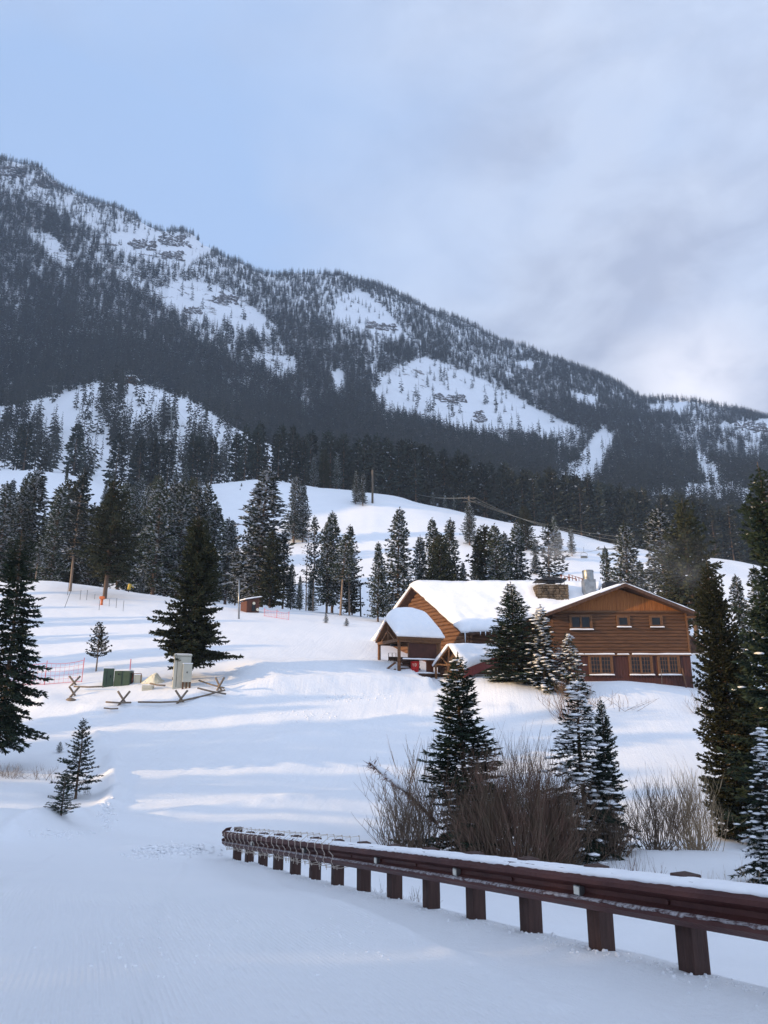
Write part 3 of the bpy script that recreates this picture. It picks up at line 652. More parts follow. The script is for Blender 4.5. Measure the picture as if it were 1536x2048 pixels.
proto('dead_pine', dict(seed=79, Ht=9, R=1.1, nb=46, clear=.25, twig=.35, wid=.02, step=.3, droop=.1, tip=.1, power=.5, irr=.6, rise=30, fall=-5, trunk=.009, fan=1, lat=.3, dens=.6), needles='dead_needle', bark='bark_pale', kind='pine_tree')

# ---- the named trees, near to far
tree_px('spruce_near', 925, 1712, 1303, 'dark spruce with light snow standing among the willows, tip against the slope', wf=1.6, Y=23.0)
tree_px('spruce_snowy', 1163, 1700, 1345, 'snow clumped brown spruce behind the big red willow', wf=1.45, Y=22.8)
tree_px('spruce_near', 1208, 1690, 1392, 'slim spruce leaning on the snow clumped spruce by the willows', wf=.95, Y=24.0, rot=2.0)
tree_px('spruce_loaded', 1530, 1745, 1442, 'snow laden spruce at the right edge, low boughs over the creek bank', wf=1.25, Y=19.5)
tree_px('spruce_tall', 22, 1540, 1060, 'tall ragged spruce with bare lower trunk at the left edge', wf=.95, Y=31)
tree_px('spruce_small', 160, 1598, 1436, 'young spruce on the left bank, the bigger of the two together', wf=1.05)
tree_px('spruce_small', 127, 1636, 1543, 'small bushy spruce beside the bigger young spruce on the left bank', wf=1.35, rot=1.0)
tree_px('spruce_small', 120, 1505, 1483, 'tiny seedling poking out of the snow above the young spruces', wf=1.5, rot=2.0, sink=.03)
tree_px('spruce_broad', 388, 1378, 1032, 'big broad dark spruce behind the beige cabinet', Y=47.0, wf=.86)
tree_px('pine_small', 197, 1347, 1247, 'small open pine with bare stem behind the green transformer', Y=50.5)
tree_px('fir_column', 1450, 1690, 1122, 'dense dark columnar fir to the right of the lodge', Y=31.0, wf=.85)
tree_px('fir_column_two', 1562, 1700, 925, 'tallest dark fir at the right edge, its top far above the lodge roof', Y=27.0, wf=1.0)
tree_px('fir_column_two', 1502, 1600, 1275, 'shorter fir filling the gap between the two dark firs', Y=35.0, wf=1.0, rot=3)
tree_px('spruce_near', 1025, 1400, 1163, 'spruce touching the lodge eave, leftmost of the group at the wall', Y=47.6, wf=1.9, rot=1.3)
tree_px('spruce_loaded', 1087, 1412, 1208, 'snow streaked spruce in the middle of the group at the lodge wall', Y=46.6, wf=1.8, rot=.4)
tree_px('spruce_snowy', 1140, 1412, 1262, 'white loaded spruce, rightmost of the group before the lodge wall', Y=46.0, wf=1.65, rot=2.4)
#tree_px('spruce_snowy', 1150, 1450, 1330, 'low snowy spruce under the reddish bare bush before the lodge', Y=41.5, wf=1.1, rot=4.4)
# trees behind the crest of the lower slope: picture column, base row, top row, kind, depth
G1 = 'conifers behind the crest of the lower slope'
MIDS = [
 (6, 1165, 962, 'mid_a', 112, 1.1, 'snow dusted spruce cut by the left edge above the slope crest'),
 (38, 1165, 966, 'mid_a', 116, 1.0, 'second snow dusted spruce from the left edge above the crest'),
 (63, 1168, 932, 'mid_c', 120, 1.1, 'narrow spruce with a spire top left of the bare brown larch'),
 (100, 1165, 1006, 'mid_b', 113, .7, 'shorter spruce beside the bare brown larch'),
 (128, 1178, 958, 'mid_dark', 118, 1.15, 'thick dark spruce left of the tall bare pine trunk'),
 (113, 1180, 968, 'mid_a', 109, .9, 'spruce with dusted boughs left of the tall bare pine trunk'),
 (155, 1184, 935, 'mid_pine_open', None, .9, 'tall pine with long bare reddish trunk on the crest'),
 (75, 1175, 1085, 'mid_pine', 99, 1.0, 'low pine with red trunk at the left end of the crest'),
 (182, 1180, 1035, 'mid_b', 112, .9, 'spruce just right of the tall bare pine trunk'),
 (222, 1198, 955, 'mid_big', None, .80, 'wide pine with short stout trunk on the open crest'),
 (245, 1190, 958, 'mid_a', 110, .95, 'spruce behind the wide pine with stout trunk'),
 (208, 1190, 990, 'mid_c', 119, .9, 'slender spruce behind the left shoulder of the wide pine'),
 (262, 1195, 1010, 'mid_c', 116, .9, 'slim spruce right of the wide pine with stout trunk'),
 (285, 1190, 1133, 'mid_b', 104, .8, 'little spruce at the foot of the dark pair near the broad spruce'),
 (296, 1195, 1000, 'mid_b', 113, .85, 'dark spruce in the gap left of the broad spruce'),
 (315, 1195, 952, 'mid_a', 108, 1.0, 'tall dark spruce rising left of the broad spruce'),
 (338, 1195, 960, 'mid_a', 118, 1.0, 'tall dusted spruce above the broad spruce'),
 (362, 1200, 958, 'mid_b', 113, 1.1, 'dense dark spruce directly above the broad spruce top'),
 (388, 1200, 968, 'mid_b', 124, 1.0, 'spruce behind the right side of the broad spruce top'),
 (412, 1205, 1030, 'mid_b', 112, .7, 'spruce just right of the broad spruce'),
 (426, 1205, 1002, 'mid_c', 116, 1.0, 'wind combed thin spruce right of the broad spruce'),
 (455, 1208, 1032, 'mid_c', 112, 1.15, 'wind combed spruce, the lower of the two thin ones'),
 (473, 1208, 1090, 'mid_c', 108, .9, 'short spruce behind the brown hut pole'),
 (505, 1215, 1008, 'mid_a', 105, .95, 'tall spruce directly behind the brown hut'),
 (527, 1225, 930, 'mid_c', 101, 1.35, 'tallest spruce on the crest, standing right behind the brown hut'),
 (543, 1225, 1060, 'mid_dark', 98, 1.0, 'dark spruce at the right corner of the brown hut'),
 (568, 1225, 1060, 'mid_pine_open', 102, 1.0, 'grey open pine right of the brown hut'),
 (583, 1218, 1125, 'mid_b', 100, .8, 'short thick spruce right of the grey open pine'),
 (600, 1224, 1150, 'mid_b', 99, .7, 'low dense spruce between the grey pine and the twin pines'),
 (622, 1222, 1150, 'mid_b', 103, .8, 'bushy low spruce left of the twin pines'),
 (628, 1222, 1030, 'mid_pine_open', 100, .65, 'thin sparse pine left of the twin pines'),
 (615, 1170, 1055, 'dead_pine', 124, .7, 'bare grey dead pine on the slope left of the twin pines'),
 (655, 1238, 1038, 'mid_a', 90, .85, 'left one of the twin pines with pale trunks'),
 (666, 1236, 1020, 'mid_c', 94, .95, 'taller pine with crooked top behind the twin pines'),
 (682, 1243, 1065, 'mid_pine', 88, 1.1, 'pine with bare leaning trunk left of the lamp post'),
 (700, 1240, 1045, 'mid_pine_open', 92, .9, 'pine with pale leaning trunk nearest the lamp post'),
 (705, 1232, 1100, 'mid_dark', 97, .75, 'dense lower pine behind the leaning trunks by the lamp post'),
 (756, 1246, 1082, 'mid_b', 82, .85, 'spire topped spruce between the lamp post and the lodge'),
 (797, 1240, 1013, 'mid_a', 86, 1.0, 'tall spruce just left of the lodge roof peak'),
 (840, 1225, 1068, 'mid_c', 98, .9, 'slim dusted spruce behind the left end of the lodge roof'),
 (866, 1225, 1034, 'mid_b', 101, .9, 'spruce with snowy tip behind the lodge roof, left of a trio'),
 (880, 1225, 1065, 'mid_dark', 96, .9, 'dark middle spruce of the trio behind the lodge roof'),
 (900, 1225, 1034, 'mid_a', 99, .9, 'right spruce of the trio behind the lodge roof'),
 (927, 1222, 1122, 'mid_b', 97, .7, 'small spruce right of the trio behind the lodge roof'),
 (949, 1222, 1125, 'mid_b', 96, .7, 'small spruce left of the dense clump behind the lodge roof'),
 (955, 1222, 1065, 'mid_c', 104, .8, 'narrow spruce at the left of the dense clump behind the roof'),
 (972, 1222, 1048, 'mid_dark', 100, 1.0, 'dark spruce in the dense clump behind the lodge roof'),
 (992, 1222, 1046, 'mid_b', 98, 1.0, 'widest spruce of the dense clump behind the lodge roof'),
 (1012, 1222, 1062, 'mid_a', 106, .9, 'spruce at the back of the dense clump behind the roof'),
 (1034, 1222, 1040, 'mid_a', 101, .95, 'right spruce of the dense clump behind the lodge roof'),
 (1098, 1222, 1045, 'mid_pine_open', 99, 1.25, 'snowy open pine rising above the stone chimney'),
 (1215, 1220, 1090, 'mid_c', 97, .7, 'thin grey spruce left of the lodge gable peak, by the lift pylon'),
 (1253, 1230, 1040, 'mid_b', 86, 1.1, 'dusted spruce behind the lodge gable peak'),
 (1284, 1250, 1120, 'mid_b', 90, .9, 'low spruce behind the right slope of the gable'),
 (1325, 1260, 1008, 'mid_a', 80, 1.15, 'tall snowy pine behind the right slope of the gable'),
 (1345, 1270, 1090, 'mid_b', 92, 1.0, 'shorter tree between the tall snowy pines'),
 (1378, 1290, 996, 'mid_big', 74, .8, 'tallest snowy pine above the right gable corner'),
 (1400, 1300, 1090, 'mid_pine_open', 78, 1.1, 'open snowy pine against the far white hump'),
 (1482, 1330, 1146, 'mid_c', 66, .9, 'grey slim spruce between the two dark firs'),
 (1520, 1330, 1130, 'mid_a', 70, 1.0, 'grey dusted spruce beside the tallest right fir'),
 # out on the open hill
 (590, 1087, 950, 'mid_c', None, 1.15, 'left spruce of the pair on the open hill'),
 (607, 1085, 965, 'mid_b', None, .85, 'right spruce of the pair on the open hill'),
 (938, 1090, 1000, 'mid_b', None, .95, 'spruce at the foot of the wooden power pole'),
 (1142, 1112, 1050, 'mid_c', None, .9, 'spruce on the snowy knoll beside the lift chair'),
 (400, 1008, 955, 'mid_pine', None, 1.0, 'crooked little pine on the shoulder left of the open hill'),
 (1050, 1100, 1010, 'mid_dark', None, 1.0, 'dark spruce below the crest above the dense clump'),
 (1110, 1120, 1030, 'mid_a', None, .9, 'dusted spruce left of the knoll with the lift chair'),
 (628, 985, 905, 'mid_b', 212, .8, 'dark spruce on the top of the open hill, left of the dense crest pair'),
 (648, 992, 898, 'mid_dark', 214, .8, 'left spruce of the dense dark pair on the open hill crest'),
 (674, 1000, 905, 'mid_a', 213, .85, 'right spruce of the dense dark pair on the open hill crest'),
 (712, 1008, 938, 'mid_b', None, .8, 'left spruce of the two by the bare pole on the open hill crest'),
 (726, 1012, 945, 'mid_c', None, .9, 'right spruce of the two by the bare pole on the open hill crest'),
 (866, 1032, 980, 'mid_c', 208, .9, 'small spruce on the falling crest, first left of the power pole'),
 (890, 1036, 985, 'mid_a', 208, .9, 'small spruce on the falling crest, close to the power pole'),
 (908, 1042, 990, 'mid_c', 207, .8, 'thin spruce on the falling crest touching the power pole'),
 (1070, 1150, 1075, 'mid_c', None, .9, 'snowy little spruce above the chimney hood on the open hill'),
 (1120, 1100, 1062, 'mid_a', None, .9, 'short spruce on the snowy knoll left of the lift chair'),
 (268, 1100, 960, 'mid_c', 170, .9, 'spruce with a thin trunk on the open hill at left'),
 (348, 1072, 940, 'mid_a', 190, 1.0, 'spruce at the left rim of the open hill'),
 (370, 1070, 935, 'mid_b', 195, 1.0, 'dense spruce at the left rim of the open hill'),
]
for k, (px, b, tp, key, Y, wf, lab) in enumerate(MIDS):
    o = tree_px(key, px, b, tp, lab, Y=Y, wf=wf * 1.22, rot=k * 1.7, tilt=((.05, .03) if 'leaning' in lab else (0, 0)))
_r = random.Random(12)
for k in range(30):
    px = 4 + k * 16.3 + _r.uniform(-6, 6); Yk = _r.uniform(122, 200); tp_ = _r.uniform(925, 1040) if px < 420 else _r.uniform(1020, 1090)
    lab = 'dark spruce in the thick stand behind the crest, left of the bare trunk' if px < 150 else ('dark spruce in the thick stand behind the crest, behind the stout wide pine' if px < 330 else 'dark spruce in the thick stand directly behind the broad spruce')
    tree_px(('mid_b', 'mid_a', 'mid_c', 'mid_dark')[k % 4], px, 1150, tp_, lab, Y=Yk, wf=_r.uniform(.8, 1.1), group='spruces of the thick stand behind the crest', rot=k * 2.3)
N_IND = len(TREES)
# little seedlings standing in the field
tree_px('spruce_small', 652, 1246, 1226, 'knee high seedling at the foot of the twin pines', wf=1.2, name='spruce_sapling')
tree_px('spruce_small', 693, 1252, 1236, 'low seedling under the leaning pine trunks', wf=1.5, name='spruce_sapling')
tree_px('spruce_small', 483, 973, 966, 'lone dot of a seedling on the top of the open hill', wf=1.2, name='spruce_sapling')

# ------------------------------------------------------------------ trees of the lift hill and the foot of the mountain, then the far forest
def inpoly(px, py, poly):
    c = np.zeros(np.shape(px), bool); n = len(poly)
    for i in range(n):
        x0, y0 = poly[i]; x1, y1 = poly[(i + 1) % n]
        with np.errstate(divide='ignore', invalid='ignore'):
            c ^= ((y0 > py) != (y1 > py)) & (px < (x1 - x0) * (py - y0) / (y1 - y0) + x0)
    return c
def to_px(X, Y, Z):
    d = Y * cos(PITCH) + Z * sin(PITCH); v = (-Y * sin(PITCH) + Z * cos(PITCH)) / d
    return 768 + F * X / d, 1024 - F * v
BARE = [[(50, 468), (110, 475), (155, 545), (110, 530)], [(215, 470), (290, 462), (400, 482), (425, 508), (370, 530), (300, 535), (235, 510)],
 [(300, 590), (360, 562), (430, 570), (500, 612), (562, 660), (540, 682), (470, 655), (400, 648), (330, 622)],
 [(682, 592), (720, 580), (760, 612), (790, 642), (815, 678), (760, 676), (700, 668), (668, 640)],
 [(740, 790), (780, 745), (850, 714), (910, 736), (1000, 776), (1060, 812), (1152, 852), (1140, 878), (1080, 876), (1000, 886), (930, 872), (860, 850), (790, 828)],
 [(490, 717), (590, 712), (595, 752), (560, 762)], [(655, 742), (688, 747), (688, 792), (668, 785)],
 [(1112, 962), (1150, 930), (1185, 880), (1205, 852), (1232, 880), (1212, 932), (1160, 1002), (1122, 992)],
 [(1290, 992), (1400, 968), (1512, 980), (1512, 1012), (1400, 1022), (1300, 1012)], [(1392, 905), (1430, 930), (1440, 972), (1398, 962)],
 [(1430, 852), (1560, 835), (1560, 872), (1480, 882)], [(1290, 808), (1380, 806), (1365, 828), (1310, 828)], [(1020, 725), (1078, 722), (1060, 752)], [(1140, 785), (1200, 795), (1190, 822), (1150, 812)]]
THIN = [[(0, 330), (60, 350), (220, 440), (200, 470), (0, 380)], [(180, 430), (420, 480), (440, 560), (300, 600), (150, 520)], [(330, 620), (560, 680), (600, 760), (470, 740)], [(640, 570), (800, 600), (840, 700), (650, 700)], [(740, 690), (1170, 860), (1150, 900), (740, 830)], [(1110, 850), (1540, 850), (1540, 1020), (1110, 1010)]]
LIFT = [(-80, 830), (0, 818), (100, 795), (180, 770), (250, 760), (300, 778), (380, 805), (450, 845), (550, 905), (650, 948), (640, 1000), (-80, 1000)]
LIFT_CLEAR = [(262, 745), (300, 770), (380, 800), (460, 850), (560, 905), (600, 940), (470, 935), (400, 880), (330, 830), (270, 800)]
def scatter():
    rng = np.random.default_rng(77)
    cols = np.linspace(-.80, .74, 1100); ys = np.exp(np.linspace(math.log(222), math.log(1560), 620))
    G = H(cols[:, None] * ys[None], np.repeat(ys[None], len(cols), 0)); E = G / ys[None]
    near = np.linspace(8, 222, 120); mx0 = (H(cols[:, None] * near[None], np.repeat(near[None], len(cols), 0)) / near[None]).max(1)
    T = []; Y = []
    for c in range(len(cols)):
        e = E[c]; run = np.maximum.accumulate(np.maximum(e, mx0[c] - .03)); top = run[-1]
        k = 84; ev = rng.uniform(mx0[c] - .012, top, k)
        i = np.searchsorted(run, ev); i = np.clip(i, 0, len(ys) - 1)
        T += [cols[c] + rng.uniform(-.0007, .0007, k)]; Y += [ys[i] * rng.uniform(.995, 1.012, k)]
        # just behind the crests
        cr = np.nonzero((np.diff(run) <= 0) & (np.diff(np.concatenate([[0], run[:-1]])) > 0))[0]
        for q in cr: T.append(cols[c] + rng.uniform(-.0007, .0007, 1)); Y.append(ys[q:q + 1] * rng.uniform(.99, 1.03, 1))
    T = np.concatenate(T); Y = np.concatenate(Y); X = T * Y; Z = H(X, Y); n = len(X)
    px, py = to_px(X, Y, Z)
    far = Y > 445
    pr = np.where(far, 1.0, .5)
    pr = np.where(~far & (px > 660), .36, pr); pr = np.where(~far & (px <= 660) & (Y < 300), np.where(px < 480, .045, .22), pr)
    for p in THIN: pr = np.where(inpoly(px, py, p) & far, pr * .42, pr)
    for p in BARE: pr = np.where(inpoly(px, py, p) & (Y > 300), .03, pr)
    pr = np.where(inpoly(px, py, LIFT) & (Y < 445) & (Y > 300), .085 * (.35 + 1.3 * (fbm(px / 45, py / 130, 2, 5) > -.02)), pr)
    pr = np.where(inpoly(px, py, LIFT_CLEAR) & (Y < 445), .03, pr)
    pr = pr * np.clip(1.1 + .8 * fbm(px / 60, py / 45, 3, 91), .15, 1.2)
    hts = np.where(far, np.where(Y > 850, rng.uniform(8, 14.5, len(X)), rng.uniform(10, 19, len(X))), np.where((px < 480), rng.uniform(12, 19, len(X)), 9 + 13 * rng.random(len(X)) ** 1.5))
    k = rng.random(len(X)) < pr; X, Y, Z, px, py, hts = X[k], Y[k], Z[k], px[k], py[k], hts[k]
    # line of sight to the top of each tree
    vis = np.ones(len(X), bool); s = np.linspace(.12, .985, 70); ztop = Z + hts
    ok = np.zeros(len(X), bool)
    mx = np.full(len(X), -9.)
    for q in s: mx = np.maximum(mx, H(X * q, Y * q) / (Y * q))
    ok = (ztop / Y) > mx
    X, Y, Z, px, py, hts = X[ok], Y[ok], Z[ok], px[ok], py[ok], hts[ok]
    o = np.argsort(Y); return [a[o] for a in (X, Y, Z, px, py, hts)]
FX, FY, FZ, FPX, FPY, FH = scatter()
vis_in = (FPX > -10) & (FPX < 1546)
# the nearest ones one by one
NIND = 300 - len(TREES)
idx = np.nonzero(vis_in)[0]
score = FH[idx] / FY[idx]; order = idx[np.argsort(-score)][:NIND]; ind = set(order.tolist())
ZONES = [(660, 'conifers scattered over the lift hill', [
  (60, 'dark conifer at the left edge of the lift hill'), (160, 'dark conifer on the lift hill left of the thick central stand'), (260, 'dark conifer in the thick central stand of the lift hill'),
  (360, 'dark conifer of the lift hill below the steel pylon'), (450, 'dark conifer at the lower rim of the lift hill above the broad spruce'), (560, 'dark conifer at the thin right end of the lift hill'), (660, 'dark conifer between the lift hill and the open hill crest')]),
 (1110, 'conifers behind the crest of the open hill', [(760, 'dark conifer behind the highest part of the open hill crest'), (870, 'dark conifer behind the open hill crest, left of the wooden power pole'),
  (960, 'dark conifer behind the wooden power pole'), (1040, 'dark conifer behind the falling crest right of the wooden power pole'), (1110, 'dark conifer in the wood above the stone chimney')]),
 (9999, 'conifers at the mountain foot behind the lodge', [(1200, 'dark conifer in the wood above the lift chair'), (1290, 'dark conifer in the misty wood above the gable peak'), (1380, 'dark conifer in the misty wood behind the tall snowy pines'),
  (1460, 'dark conifer above the far white hump right of the lodge'), (9999, 'dark conifer at the mountain foot beside the tallest right fir')])]
def hill_label(px, py, Y):
    if Y > 445: return 'dark conifer at the front edge of the mountain forest, ' + ('above the lift hill' if px < 480 else 'in the hollow right of the lift hill' if px < 800 else 'below the big open snow face' if px < 1150 else 'under the right ridge'), 'conifers at the front edge of the mountain forest'
    for lim, grp, zs in ZONES:
        if px < lim:
            for l2, lab in zs:
                if px < l2: return lab, grp
def hill_label_old(px, py, Y):
    if px < 660: return ('dark snow dusted conifer among the scattered trees of the lift hill', 'conifers scattered over the lift hill')
    if px < 1110: return ('dark conifer in the wood behind the crest of the open hill', 'conifers behind the crest of the open hill')
    return ('dark conifer at the foot of the mountain behind the lodge gable', 'conifers at the mountain foot behind the lodge')
keys = ['hill_a', 'hill_b', 'hill_c']
for n_, i in enumerate(order):
    lab, grp = hill_label(FPX[i], FPY[i], FY[i])
    put(keys[(n_ * 7 + int(FX[i])) % 3], (FX[i], FY[i], FZ[i] - .4), FH[i], lab, grp, wf=.85 + .4 * ((n_ * 37) % 10) / 10, name='conifer_tree')

def low_tree(seed, dead=False):
    rng = np.random.default_rng(seed); A = Arr(); nb = 30 if not dead else 14
    R = rng.uniform(.11, .17) if not dead else .06
    A.add(*tube_np(np.array([[0, 0, -.03], [0, 0, .5], [0, 0, 1.0]]), [.012, .008, .002], 3)); nt_ = len(A.Q[0])
    i = np.arange(nb); f = .08 + .90 * ((i + rng.random(nb)) / nb); az = i * 2.4 + rng.uniform(-.5, .5, nb)
    L = R * ((1 - f) ** .8) * rng.uniform(.6, 1.15, nb) + .018
    P = np.stack([0 * f, 0 * f, f], 1); D = np.stack([np.cos(az), np.sin(az), np.where(f > .8, .4, -.35) * np.ones(nb)], 1); D /= np.linalg.norm(D, axis=1)[:, None]
    V, Q = qclumps(P, D, L * 1.25, np.full(nb, .030 if not dead else .003) * (1.25 - f), rng, 1); A.add(V, Q)
    V, Q = qclumps(P + D * (L * .35)[:, None], D + rng.normal(0, .3, D.shape), L * .8, np.full(nb, .026 if not dead else .003) * (1.2 - f), rng, 1); A.add(V, Q)
    V, Q = A.get(); return V, Q
def merged(name, sel, label, hscale=1.0):
    live = [low_tree(100 + k) for k in range(7)]; dead = [low_tree(300 + k, True) for k in range(4)]
    rng = np.random.default_rng(5); Vs = []; Qs = []; Ms = []; Ts = []; off = 0
    w = vis_w[sel]
    kindr = rng.random(len(sel))
    isdead = kindr < np.where(FY[sel] > 620, .34, .06) * np.where(fbm(FPX[sel] / 120, FPY[sel] / 90, 2, 8) > -.1, 1.4, .35)
    choice = np.where(isdead, 7 + rng.integers(0, 4, len(sel)), rng.integers(0, 7, len(sel)))
    for c in range(11):
        s = sel[choice == c]
        if not len(s): continue
        V, Q = (live + dead)[c]; n = len(s); a = rng.uniform(0, 6.28, n); ca, sa = np.cos(a), np.sin(a)
        h = FH[s] * (.8 if c >= 7 else 1.0); wf = rng.uniform(.8, 1.35, n) * np.clip(FY[s] / 600, .8, 1.15)
        x = (V[None, :, 0] * ca[:, None] - V[None, :, 1] * sa[:, None]) * (h * wf)[:, None] + FX[s][:, None]
        y = (V[None, :, 0] * sa[:, None] + V[None, :, 1] * ca[:, None]) * (h * wf)[:, None] + FY[s][:, None]
        z = V[None, :, 2] * h[:, None] + FZ[s][:, None] - .3
        Vs.append(np.stack([x, y, z], -1).reshape(-1, 3)); Qs.append((Q[None] + (np.arange(n) * len(V))[:, None, None]).reshape(-1, 4) + off); off += n * len(V)
        Ms.append(np.full(n * len(Q), 1 if c >= 7 else 0)); Ts.append(np.repeat(rng.random(n), len(V)))
    V = np.concatenate(Vs); Q = np.concatenate(Qs)
    me = np_mesh(name, V, Q, [M['forest_needles'], M['forest_dead']], np.concatenate(Ms))
    at = me.attributes.new('tone', 'FLOAT', 'POINT'); at.data.foreach_set('value', np.concatenate(Ts).astype(np.float32))
    o = link(name, me); tag(o, label, 'forest', None, 'stuff'); return o
vis_w = np.ones(len(FX))
rest = np.array([i for i in range(len(FX)) if i not in ind])
merged('forest', rest, 'dense conifer and burnt snag forest covering the mountainside')
print('TREES individual', len(TREES), 'forest', len(rest))
# the wood beside the road outside the picture, whose shadow lies on the near slope
def shade_wood():
    rng = random.Random(4); V0 = []; Q0 = []; M0 = []; off = 0
    ps = [PROTO['mid_b'], PROTO['mid_a']]
    spots = SHADE
    for (x, y, h) in spots:
        p = ps[rng.randrange(2)]; a = rng.uniform(0, 6.28); s = h / 14.0; z = gz(x, y) - .2
        for me, mi in ((p['trunk'], 0), (p['crown'], 1)):
            n = len(me.vertices); v = np.empty(n * 3, np.float32); me.vertices.foreach_get('co', v); v = v.reshape(-1, 3)
            q = np.empty(len(me.loops), np.int32); me.loops.foreach_get('vertex_index', q); q = q.reshape(-1, 4)
            V = np.stack([(v[:, 0] * cos(a) - v[:, 1] * sin(a)) * s + x, (v[:, 0] * sin(a) + v[:, 1] * cos(a)) * s + y, v[:, 2] * s + z], 1)
            V0.append(V); Q0.append(q + off); off += n; M0.append(np.full(len(q), mi))
    me = np_mesh('forest', np.concatenate(V0), np.concatenate(Q0), [M['bark'], M['needles']], np.concatenate(M0))
    tag(link('forest', me), 'wood beside the road out of the picture', 'forest', None, 'stuff')
def shade_spots():
    """q measures across the sunlight: trees at q cast along the line of ground with the same q"""
    rng = random.Random(9); out = []; sx, sy = SUN_AZ; nx, ny = sy, -sx     # ny>0 : q grows away from the viewer
    def xy(q, s): return (nx * q + sx * s, ny * q + sy * s)
    q = -34.0
    while q < 20:
        for r in range(3):
            x, y = xy(q + rng.uniform(-1, 1), 30 + r * 12 + rng.uniform(-3, 3)); out.append((x, y, rng.uniform(13, 19)))
        q += 2.3
    for q, s, h in ((21.5, 40, 13), (23.5, 36, 14), (26.3, 44, 11), (29.5, 36, 13), (31.2, 42, 15), (36, 34, 15), (37.6, 38, 16), (39.2, 33, 13), (42.2, 30, 11), (43.6, 34, 13), (54.6, 30, 12), (58, 34, 14), (59.4, 38, 16), (66, 38, 15), (68, 34, 11), (73.5, 40, 17), (76, 36, 13), (83, 44, 14), (91, 46, 15), (97, 60, 16)):
        x, y = xy(q, s); out.append((x, y, h))
    return [s for s in out if not (s[1] > 1 and abs(s[0]) < s[1] * .60)]
SHADE = shade_spots(); shade_wood()

# ------------------------------------------------------------------ the log lodge
def snow_slab(name, P00, P10, P11, P01, th, parent=None, nu=26, nv=16, r=.45, over=.12, rough=.05, seed=1, mt='snow', dome=0.0, thf=None):
    """a bed of snow on a four cornered roof face (P00-P10 lower edge, P01-P11 upper edge), rolled over at its rim"""
    P00, P10, P11, P01 = map(Vector, (P00, P10, P11, P01)); n = (P10 - P00).cross(P01 - P00).normalized()
    if n.z < 0: n = -n
    wu = (P10 - P00).length; wv = (P01 - P00).length
    us = [.5 - .5 * cos(pi * (i / nu) ** 1.0) if False else i / nu for i in range(nu + 1)]
    def spread(k, m, w):                  # finer near the rims
        t = k / m; e = min(.25, r / w); return (t / .3) * e if t < .3 else (1 - ((1 - t) / .3) * e if t > .7 else e + (t - .3) / .4 * (1 - 2 * e))
    mb = MB(); top = []; bot = []
    for j in range(nv + 1):
        v = spread(j, nv, wv)
        for i in range(nu + 1):
            u = spread(i, nu, wu)
            p = (P00 * (1 - u) + P10 * u) * (1 - v) + (P01 * (1 - u) + P11 * u) * v
            du = min(u, 1 - u) * wu; dv = min(v, 1 - v) * wv; d = min(du, dv, r) / r; d = min(1, (du / r if du < r else 1) * (dv / r if dv < r else 1))
            prof = math.sqrt(max(0, 1 - (1 - d) ** 2)); t = th * (thf(u, v) if thf else 1)
            nz_ = float(fbm(np.array([p.x * 1.1 + seed]), np.array([p.y * 1.1 + p.z]), 3, seed)[0]) * rough * 3
            out = Vector((0, 0, 0))
            if over:
                if u < .02: out += (P00 - P10).normalized() * over
                if u > .98: out += (P10 - P00).normalized() * over
                if v < .02: out += (P00 - P01).normalized() * over
            k = .28 + .72 * prof
            hgt = t * k + nz_ * prof + dome * (1 - (2 * u - 1) ** 2) * (1 - (2 * v - 1) ** 2)
            top.append(p + n * hgt + out * (1 + .6 * nz_ / max(rough, .01))); bot.append(p + n * .004 + out * .8 - Vector((0, 0, .03 if out.length else 0)))
    W_ = nu + 1; fs = []
    for j in range(nv):
        for i in range(nu): a = j * W_ + i; fs.append((a, a + 1, a + W_ + 1, a + W_))
    mb.add(top + bot, fs, True); nT = len(top)
    mb.f += [tuple(nT + q for q in reversed(f)) for f in fs]; mb.sm += [True] * len(fs)
    rim = [i for i in range(nu)] ; loop = [i for i in range(W_)] + [j * W_ + nu for j in range(1, nv + 1)] + [nv * W_ + i for i in range(nu - 1, -1, -1)] + [j * W_ for j in range(nv - 1, 0, -1)]
    for a, b in zip(loop, loop[1:] + loop[:1]): mb.f.append((b, a, a + nT, b + nT)); mb.sm.append(True)
    return mb.build(name, M[mt], parent)
def logwall(mb, a, b, z0, z1, out, lim=None, dia=.235, bulge=.075, seed=0):
    """rows of round log siding from a to b, lim(z) -> part of the length that is covered"""
    a = Vector(a); b = Vector(b); out = Vector(out); rng = random.Random(seed); z = z0
    while z < z1 - .02:
        h = min(dia * rng.uniform(.92, 1.08), z1 - z); s0, s1 = lim(z + h * .5) if lim else (0, 1)
        if s1 - s0 > .005:
            bb = bulge * rng.uniform(.8, 1.15); vs = []
            for s in (s0, s1):
                p = a + (b - a) * s
                for k in range(7):
                    th = pi * k / 6; vs.append(Vector((p.x, p.y, z + h / 2 - cos(th) * h / 2)) + out * (.01 + bb * sin(th)))
            mb.add(vs, [(k, k + 1, 8 + k, 7 + k) for k in range(6)], True)
            mb.add([vs[k] for k in range(7)], [tuple(range(7))]); mb.add([vs[7 + k] for k in range(7)], [tuple(reversed(range(7)))])
        z += h
